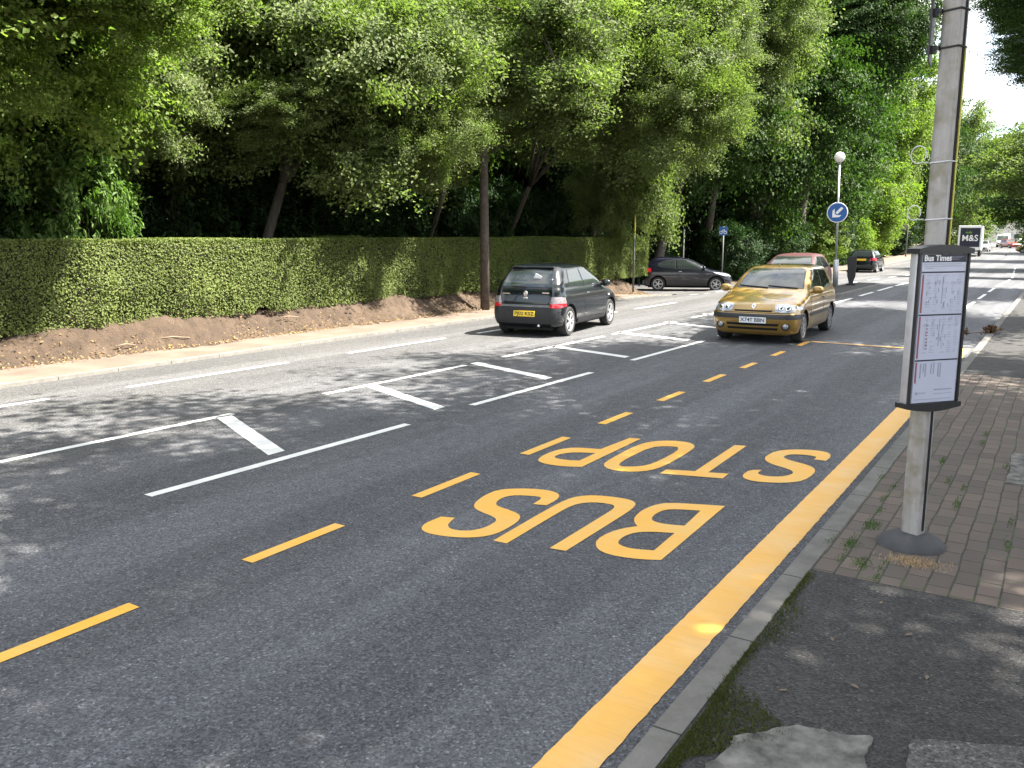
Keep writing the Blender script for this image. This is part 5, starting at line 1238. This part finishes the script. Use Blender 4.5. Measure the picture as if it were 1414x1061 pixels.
def corsa_extra(root, B, S, F, Re):
    # round emblem, handle, exhaust, wiper, paper in rear window
    z = .87; x = B.rear(0, z)
    MB().lathe([(.052, 0), (.05, .012), (.04, .014), (.038, .006), (.018, .006), (.016, .012), (.002, .013)], 22, Matrix.Translation((x, 0, z)) @ Matrix.Rotation(R(-90), 4, 'Y')).build('round_badge', M['chrome'], root, autos=40)
    z = .775; x = B.rear(0, z)
    MB().box((x-.008, 0, z), (.03, .1, .045), bev=.012).build('boot_handle', M['sign_grey'], root)
    MB().tube([(-1.78, -.33, .24), (-1.9, -.33, .235)], .026, 12).build('exhaust', M['chrome'], root, smooth=True)
    m = MB()
    z = .86
    m.box((B.rear(.45, z)-.004, .47, z), (.006, .17, .018)); m.box((B.rear(-.45, .885)-.004, -.46, .885), (.006, .16, .02))
    m.build('boot_lettering', M['chrome'], root)
    z = 1.17; y = -.2
    p = MB().box((0, 0, 0), (.005, .16, .15), rx=R(28)); p = p.build('window_notice', M['plate_w'], root); p.location = (B.rear(y, z)-.017, y, z); p.rotation_euler.y = R(-14)
    p = MB(); p.tube([(B.rear(.0, 1.0)-.02, .0, 1.0), (B.rear(.33, 1.01)-.02, .33, 1.01)], .01, 6); p.build('rear_wiper', M['black'], root)
    sp_ = MB(); 
    for k in range(1): sp_.box((-1.41, 0, 1.375), (.16, .98, .03), ry=R(8), bev=.01)
    sp_.build('roof_spoiler', M['black_car'], root)
corsa = dict(rows=corsa_rows, paint='black_car', wheel=.298, hw=.82, wb=2.49, ax=1.22, rim='ten', mirror=(.66, .95), mirror_mat='black_car',
 glass=dict(screen_out=([(-.66, 1.0), (.66, 1.0)], [(-.55, 1.37), (.55, 1.37)]), screen=([(-.63, 1.02), (.63, 1.02)], [(-.52, 1.355), (.52, 1.355)]),
  rear_out=([(-.62, .96), (.62, .96)], [(-.54, 1.355), (.54, 1.355)]), rear=([(-.585, .99), (.585, .99)], [(-.505, 1.33), (.505, 1.33)]),
  sides=[([(-.40, .975), (.60, .99)], [(-.43, 1.34), (.06, 1.34)]), ([(-1.25, 1.0), (-.48, .975)], [(-1.08, 1.32), (-.51, 1.34)])]),
 patches=[
  ('rear_bumper', 'bumper', 'rear', [([(-.78, .27), (.78, .27)], [(-.8, .60), (.8, .60)], .012, 24, 5)]),
  ('bumper_shelf', 'chromedark', 'rear', [([(-.77, .605), (.77, .605)], [(-.76, .645), (.76, .645)], .013, 24, 2)]),
  ('tail_light', 'red_lamp', 'rearpair', [([(.58, .60), (.815, .60)], [(.57, .675), (.815, .675)], .017, 7, 3)]),
  ('tail_light_side', 'red_lamp', 'side', [([(-1.78, .60), (-1.55, .62)], [(-1.78, .675), (-1.55, .675)], .012, 7, 3)]),
  ('tail_light_upper', 'lampgrey', 'rearpair', [([(.565, .678), (.8, .678)], [(.60, .81), (.79, .81)], .017, 7, 3)]),
  ('tail_light_corner', 'lampgrey', 'side', [([(-1.78, .678), (-1.52, .678)], [(-1.76, .80), (-1.58, .80)], .012, 7, 3)]),
  ('indicator', 'plate_w', 'side', [([(1.0, .70), (1.07, .70)], [(1.0, .73), (1.07, .73)], .008, 3, 2)]),
  ('sill', 'bumper', 'side', [([(-.86, .22), (.83, .22)], [(-.86, .32), (.83, .31)], .02, 14, 3)]),
  ('headlight', 'lamp', 'frontpair', [([(.42, .64), (.75, .66)], [(.44, .75), (.76, .78)], .006, 8, 4)]),
  ('lower_grille', 'under', 'front', [([(-.45, .28), (.45, .28)], [(-.48, .4), (.48, .4)], .004, 12, 2)]),
  ('tailgate_gap', 'under', 'rear', seam([(-.56, .66), (.56, .66)], .012, .004, 12)+seam([(-.575, .66), (-.62, .96)], .012, .004)+seam([(.575, .66), (.62, .96)], .012, .004)),
  ('shut_lines', 'under', 'side', seam([(.70, .33), (.74, .95)])+seam([(-.46, .33), (-.46, .96)])),
 ],
 plates=[('r', 'PJ02 KSZ', .47, 'plate_y', 0), ('f', 'PJ02 KSZ', .45, 'plate_w', 0)],
 extra=[corsa_extra, door_handles(-.30, .83), wipers])
M['lampgrey'] = plain('smoked lamp lens', (.2, .17, .18), .15, .1, .3, 26, 1)
M['bumper'] = plain('dark bumper plastic', (.012, .0125, .015), .5, 0, .1, 6)
M['chromedark'] = plain('grey bumper top', (.13, .135, .14), .35, 0, .1, 6)

sc_ = 4.0/3.82
corsaD_rows = [(z*1.035, xf*sc_, xr*sc_, w_*1.03, cf, cr_, sh) for z, xf, xr, w_, cf, cr_, sh in corsa_rows]
corsaD = dict(rows=corsaD_rows, paint='navy_car', wheel=.315, hw=.845, wb=2.51, ax=1.24, rim='ten', mirror=(.72, 1.0), mirror_mat='navy_car',
 glass=dict(screen_out=([(-.68, 1.04), (.68, 1.04)], [(-.56, 1.415), (.56, 1.415)]), screen=([(-.65, 1.06), (.65, 1.06)], [(-.54, 1.40), (.54, 1.40)]),
  rear_out=([(-.6, 1.06), (.6, 1.06)], [(-.5, 1.40), (.5, 1.40)]), rear=([(-.57, 1.08), (.57, 1.08)], [(-.47, 1.38), (.47, 1.38)]),
  sides=[([(-.42, .995), (.62, 1.02)], [(-.46, 1.37), (.06, 1.39)]), ([(-1.3, 1.10), (-1.22, 1.05), (-.52, .995)], [(-1.26, 1.22), (-1.0, 1.32), (-.56, 1.37)])]),
 patches=[
  ('tail_light', 'red_lamp', 'side', [([(-1.84, .78), (-1.58, .84)], [(-1.82, .98), (-1.62, 1.0)], .01, 7, 4)]),
  ('headlight', 'lamp', 'side', [([(1.22, .78), (1.72, .66)], [(1.1, .86), (1.5, .82)], .006, 9, 4)]),
  ('headlight_front', 'lamp', 'frontpair', [([(.5, .64), (.78, .7)], [(.48, .76), (.78, .83)], .006, 7, 4)]),
  ('lower_grille', 'under', 'front', [([(-.45, .28), (.45, .28)], [(-.48, .45), (.48, .45)], .004, 12, 2)]),
  ('side_moulding', 'bumper', 'side', [([(-.88, .24), (.8, .24)], [(-.88, .33), (.8, .33)], .012, 12, 2)]),
  ('shut_lines', 'under', 'side', seam([(.74, .34), (.78, .97)])+seam([(-.5, .34), (-.5, .98)]))],
 plates=[('r', 'PJ', .6, 'plate_y', 0)], extra=[door_handles(-.32, .87)])
corsaD['plates'] = []
fs_ = 4.3/3.77
focus_rows = [(z*1.045, xf*fs_, xr*fs_*1.0, w_*1.09, cf*1.1, cr_*1.1, sh) for z, xf, xr, w_, cf, cr_, sh in corsa_rows]
def far_car(paint, scale=1.0):
    rows = focus_rows
    return dict(rows=rows, paint=paint, wheel=.32, hw=.89, wb=2.65, ax=1.37, rim='five', mirror=(.78, 1.0), mirror_mat=paint,
     glass=dict(screen_out=([(-.70, 1.05), (.70, 1.05)], [(-.58, 1.43), (.58, 1.43)]), screen=([(-.67, 1.07), (.67, 1.07)], [(-.56, 1.41), (.56, 1.41)]),
      rear_out=([(-.66, 1.05), (.66, 1.05)], [(-.55, 1.41), (.55, 1.41)]), rear=([(-.63, 1.08), (.63, 1.08)], [(-.52, 1.39), (.52, 1.39)]),
      sides=[([(-.44, 1.02), (.68, 1.04)], [(-.48, 1.40), (.08, 1.40)]), ([(-1.45, 1.07), (-.54, 1.02)], [(-1.2, 1.37), (-.58, 1.40)])]),
     patches=[('tail_light', 'red_lamp', 'rearpair', [([(.5, .80), (.82, .80)], [(.54, .98), (.8, .98)], .012, 6, 4)]),
      ('tail_light_side', 'red_lamp', 'side', [([(-2.0, .82), (-1.75, .84)], [(-1.98, .97), (-1.85, .97)], .01, 6, 4)]),
      ('headlight', 'lamp', 'frontpair', [([(.45, .64), (.8, .7)], [(.45, .76), (.8, .83)], .006, 7, 4)]),
      ('lower_grille', 'under', 'front', [([(-.5, .3), (.5, .3)], [(-.52, .5), (.52, .5)], .004, 12, 2)]),
      ('rear_bumper', 'bumper', 'rear', [([(-.8, .25), (.8, .25)], [(-.8, .36), (.8, .36)], .012, 14, 3)]),
      ('shut_lines', 'under', 'side', seam([(.8, .34), (.82, .98)])+seam([(-.5, .34), (-.5, 1.0)]))],
     plates=[('r', 'MA 06', .9, 'plate_y', 0)], extra=[])
fc = far_car('black_car'); fc['plates'] = []
CG = 'cars on the road'
make_car('hatchback_car', 'gold hatchback with black bumper strip driving towards the camera', clio, (-4.94, 17.8, 0), -88.3, group=CG)
cc = make_car('hatchback_car', 'black hatchback seen from behind with yellow number plate and silver wheels', corsa, (-9.25, 16.35, 0), 96.5, group=CG); cc.scale = (.96, .93, 1)
make_car('hatchback_car', 'black three door hatchback side-on at the side road mouth', corsaD, (-14.42, 37.1, -.42), 23, group=CG)
fcar = make_car('hatchback_car', 'black car with red tail lights driving away under the lime green trees', fc, (-11.4, 62, gz(-11, 62)), 92, group=CG)
def rear_extra(root):
    MB().box((-2.125, 0, .86), (.02, .55, .12), bev=.004).build('number_plate', M['plate_y'], root)
rear_extra(fcar)
m5 = far_car('maroon_car'); m5['plates'] = []
make_car('hatchback_car', 'dark car mostly hidden behind the gold hatchback roof', m5, (-7.3, 28.0, 0), -87, group=CG).scale = (1, .95, .965)
s5 = far_car('silver_car'); s5['plates'] = []
make_car('hatchback_car', 'small silver car far away beside the lorry', s5, (-9.9, 134, gz(0, 134)), -92, group=CG)
r5 = far_car('red_car'); r5['plates'] = []
make_car('hatchback_car', 'tiny red car in the distant traffic', r5, (-8.6, 172, gz(0, 172)), -60, group=CG)
b5 = far_car('bronze_car'); b5['plates'] = []
make_car('hatchback_car', 'orange brown car side-on in the distance at the right photo edge', b5, (-3.6, 128, gz(0, 128)), 186, group=CG)
s6 = far_car('silver_car'); s6['plates'] = []
make_car('hatchback_car', 'pale car just beyond the orange brown one', s6, (-4.6, 150, gz(0, 150)), -80, group=CG)

def lorry():
    x, y = -9.55, 112; r = tag(empty('box_lorry', (x, y, gz(0, y)), R(93)), 'white box lorry with dark rear panel lettered M&S in the distance', 'lorry')
    b = MB().box((0, 0, 2.05), (5.2, 2.4, 2.7), bev=.04).build('cargo_box', M['white_van'], r)
    d = MB().box((-2.61, .0, 2.1), (.03, 1.98, 2.1)).build('rear_panel', M['ink'], r)
    tm = text_mesh('M&S', .95, 'panel_lettering', .01); t = link('panel_lettering', tm, M['sign_white'], d)
    t.matrix_local = Matrix.Translation((-2.64, 0, 2.0)) @ Matrix.Rotation(R(-90), 4, 'Z') @ Matrix.Rotation(R(90), 4, 'X') @ Matrix.Diagonal((.92, 1, 1, 1))
    tm = text_mesh('only', .36, 'panel_script', .004); t = link('panel_script', tm, M['greenink'], d)
    t.matrix_local = Matrix.Translation((-2.64, .15, 2.66)) @ Matrix.Rotation(R(-90), 4, 'Z') @ Matrix.Rotation(R(90), 4, 'X')
    MB().box((3.6, 0, 1.5), (1.7, 2.2, 2.1), bev=.15).build('cab', M['white_van'], r)
    MB().box((.6, 0, .62), (7.2, 1.0, .2)).build('chassis', M['black'], r)
    MB().box((-2.5, 0, .6), (.12, 2.3, .12)).build('rear_bumper', M['black'], r)
    for wx in (-1.6, 3.4):
        for s_ in (-1, 1): make_wheel(.45, .28, 'disc', r, (wx, s_*1.0, .45), s_)
lorry()
def van(loc, yaw, label):
    r = tag(empty('delivery_van', loc, R(yaw)), label, 'van')
    prof = [(-2.6, .45), (2.5, .45), (2.62, .9), (2.2, 1.2), (1.45, 2.1), (1.0, 2.4), (-2.5, 2.45), (-2.62, 1.5)]
    MB().prism(prof, -1.0, 1.0, Matrix.Rotation(R(90), 4, 'X')).build('body', M['white_van'], r)
    MB().add([(2.17, -.9, 1.27), (2.17, .9, 1.27), (1.5, .85, 2.08), (1.5, -.85, 2.08)], [(0, 1, 2, 3)], Matrix.Translation((.02, 0, .01))).build('windscreen', M['glass'], r)
    MB().box((2.6, 0, .75), (.08, 1.3, .25)).build('grille', M['black'], r)
    for s_ in (-1, 1):
        MB().box((1.2, s_*1.005, 1.65), (.8, .02, .6)).build('side_window', M['glass'], r)
        MB().box((2.57, s_*.8, .95), (.06, .25, .2)).build('headlight', M['lamp'], r)
        for wx in (-1.6, 1.7): make_wheel(.34, .22, 'disc', r, (wx, s_*.88, .34), s_)
van((-10.4, 185, gz(0, 185)), -90, 'white van in the distant oncoming traffic')
van((-8.6, 235, gz(0, 235)), -100, 'second white van, the farther one in the distant traffic')
def shop():
    r = tag(empty('pale_house', (-13, 262, .5), R(-4)), 'pale building at the far end of the road', 'house')
    MB().box((0, 0, 2.3), (22, 9, 5.2)).build('wall', M['brick_wall'], r)
    MB().add([(-11.4, -4.9, 4.9), (11.4, -4.9, 4.9), (11.4, 4.9, 4.9), (-11.4, 4.9, 4.9), (-8, 0, 7.4), (8, 0, 7.4)], [(0, 1, 5, 4), (2, 3, 4, 5), (1, 2, 5), (3, 0, 4), (0, 3, 2, 1)]).build('roof', M['slate'], r)
    for i in range(6):
        for z in (1.4, 3.8):
            f = MB().box((-9+3.6*i, -4.53, z), (1.5, .08, 1.3)).build('window', M['sign_white'], r); MB().box((-9+3.6*i, -4.59, z), (1.25, .06, 1.05)).build('pane', M['window'], f)
shop()
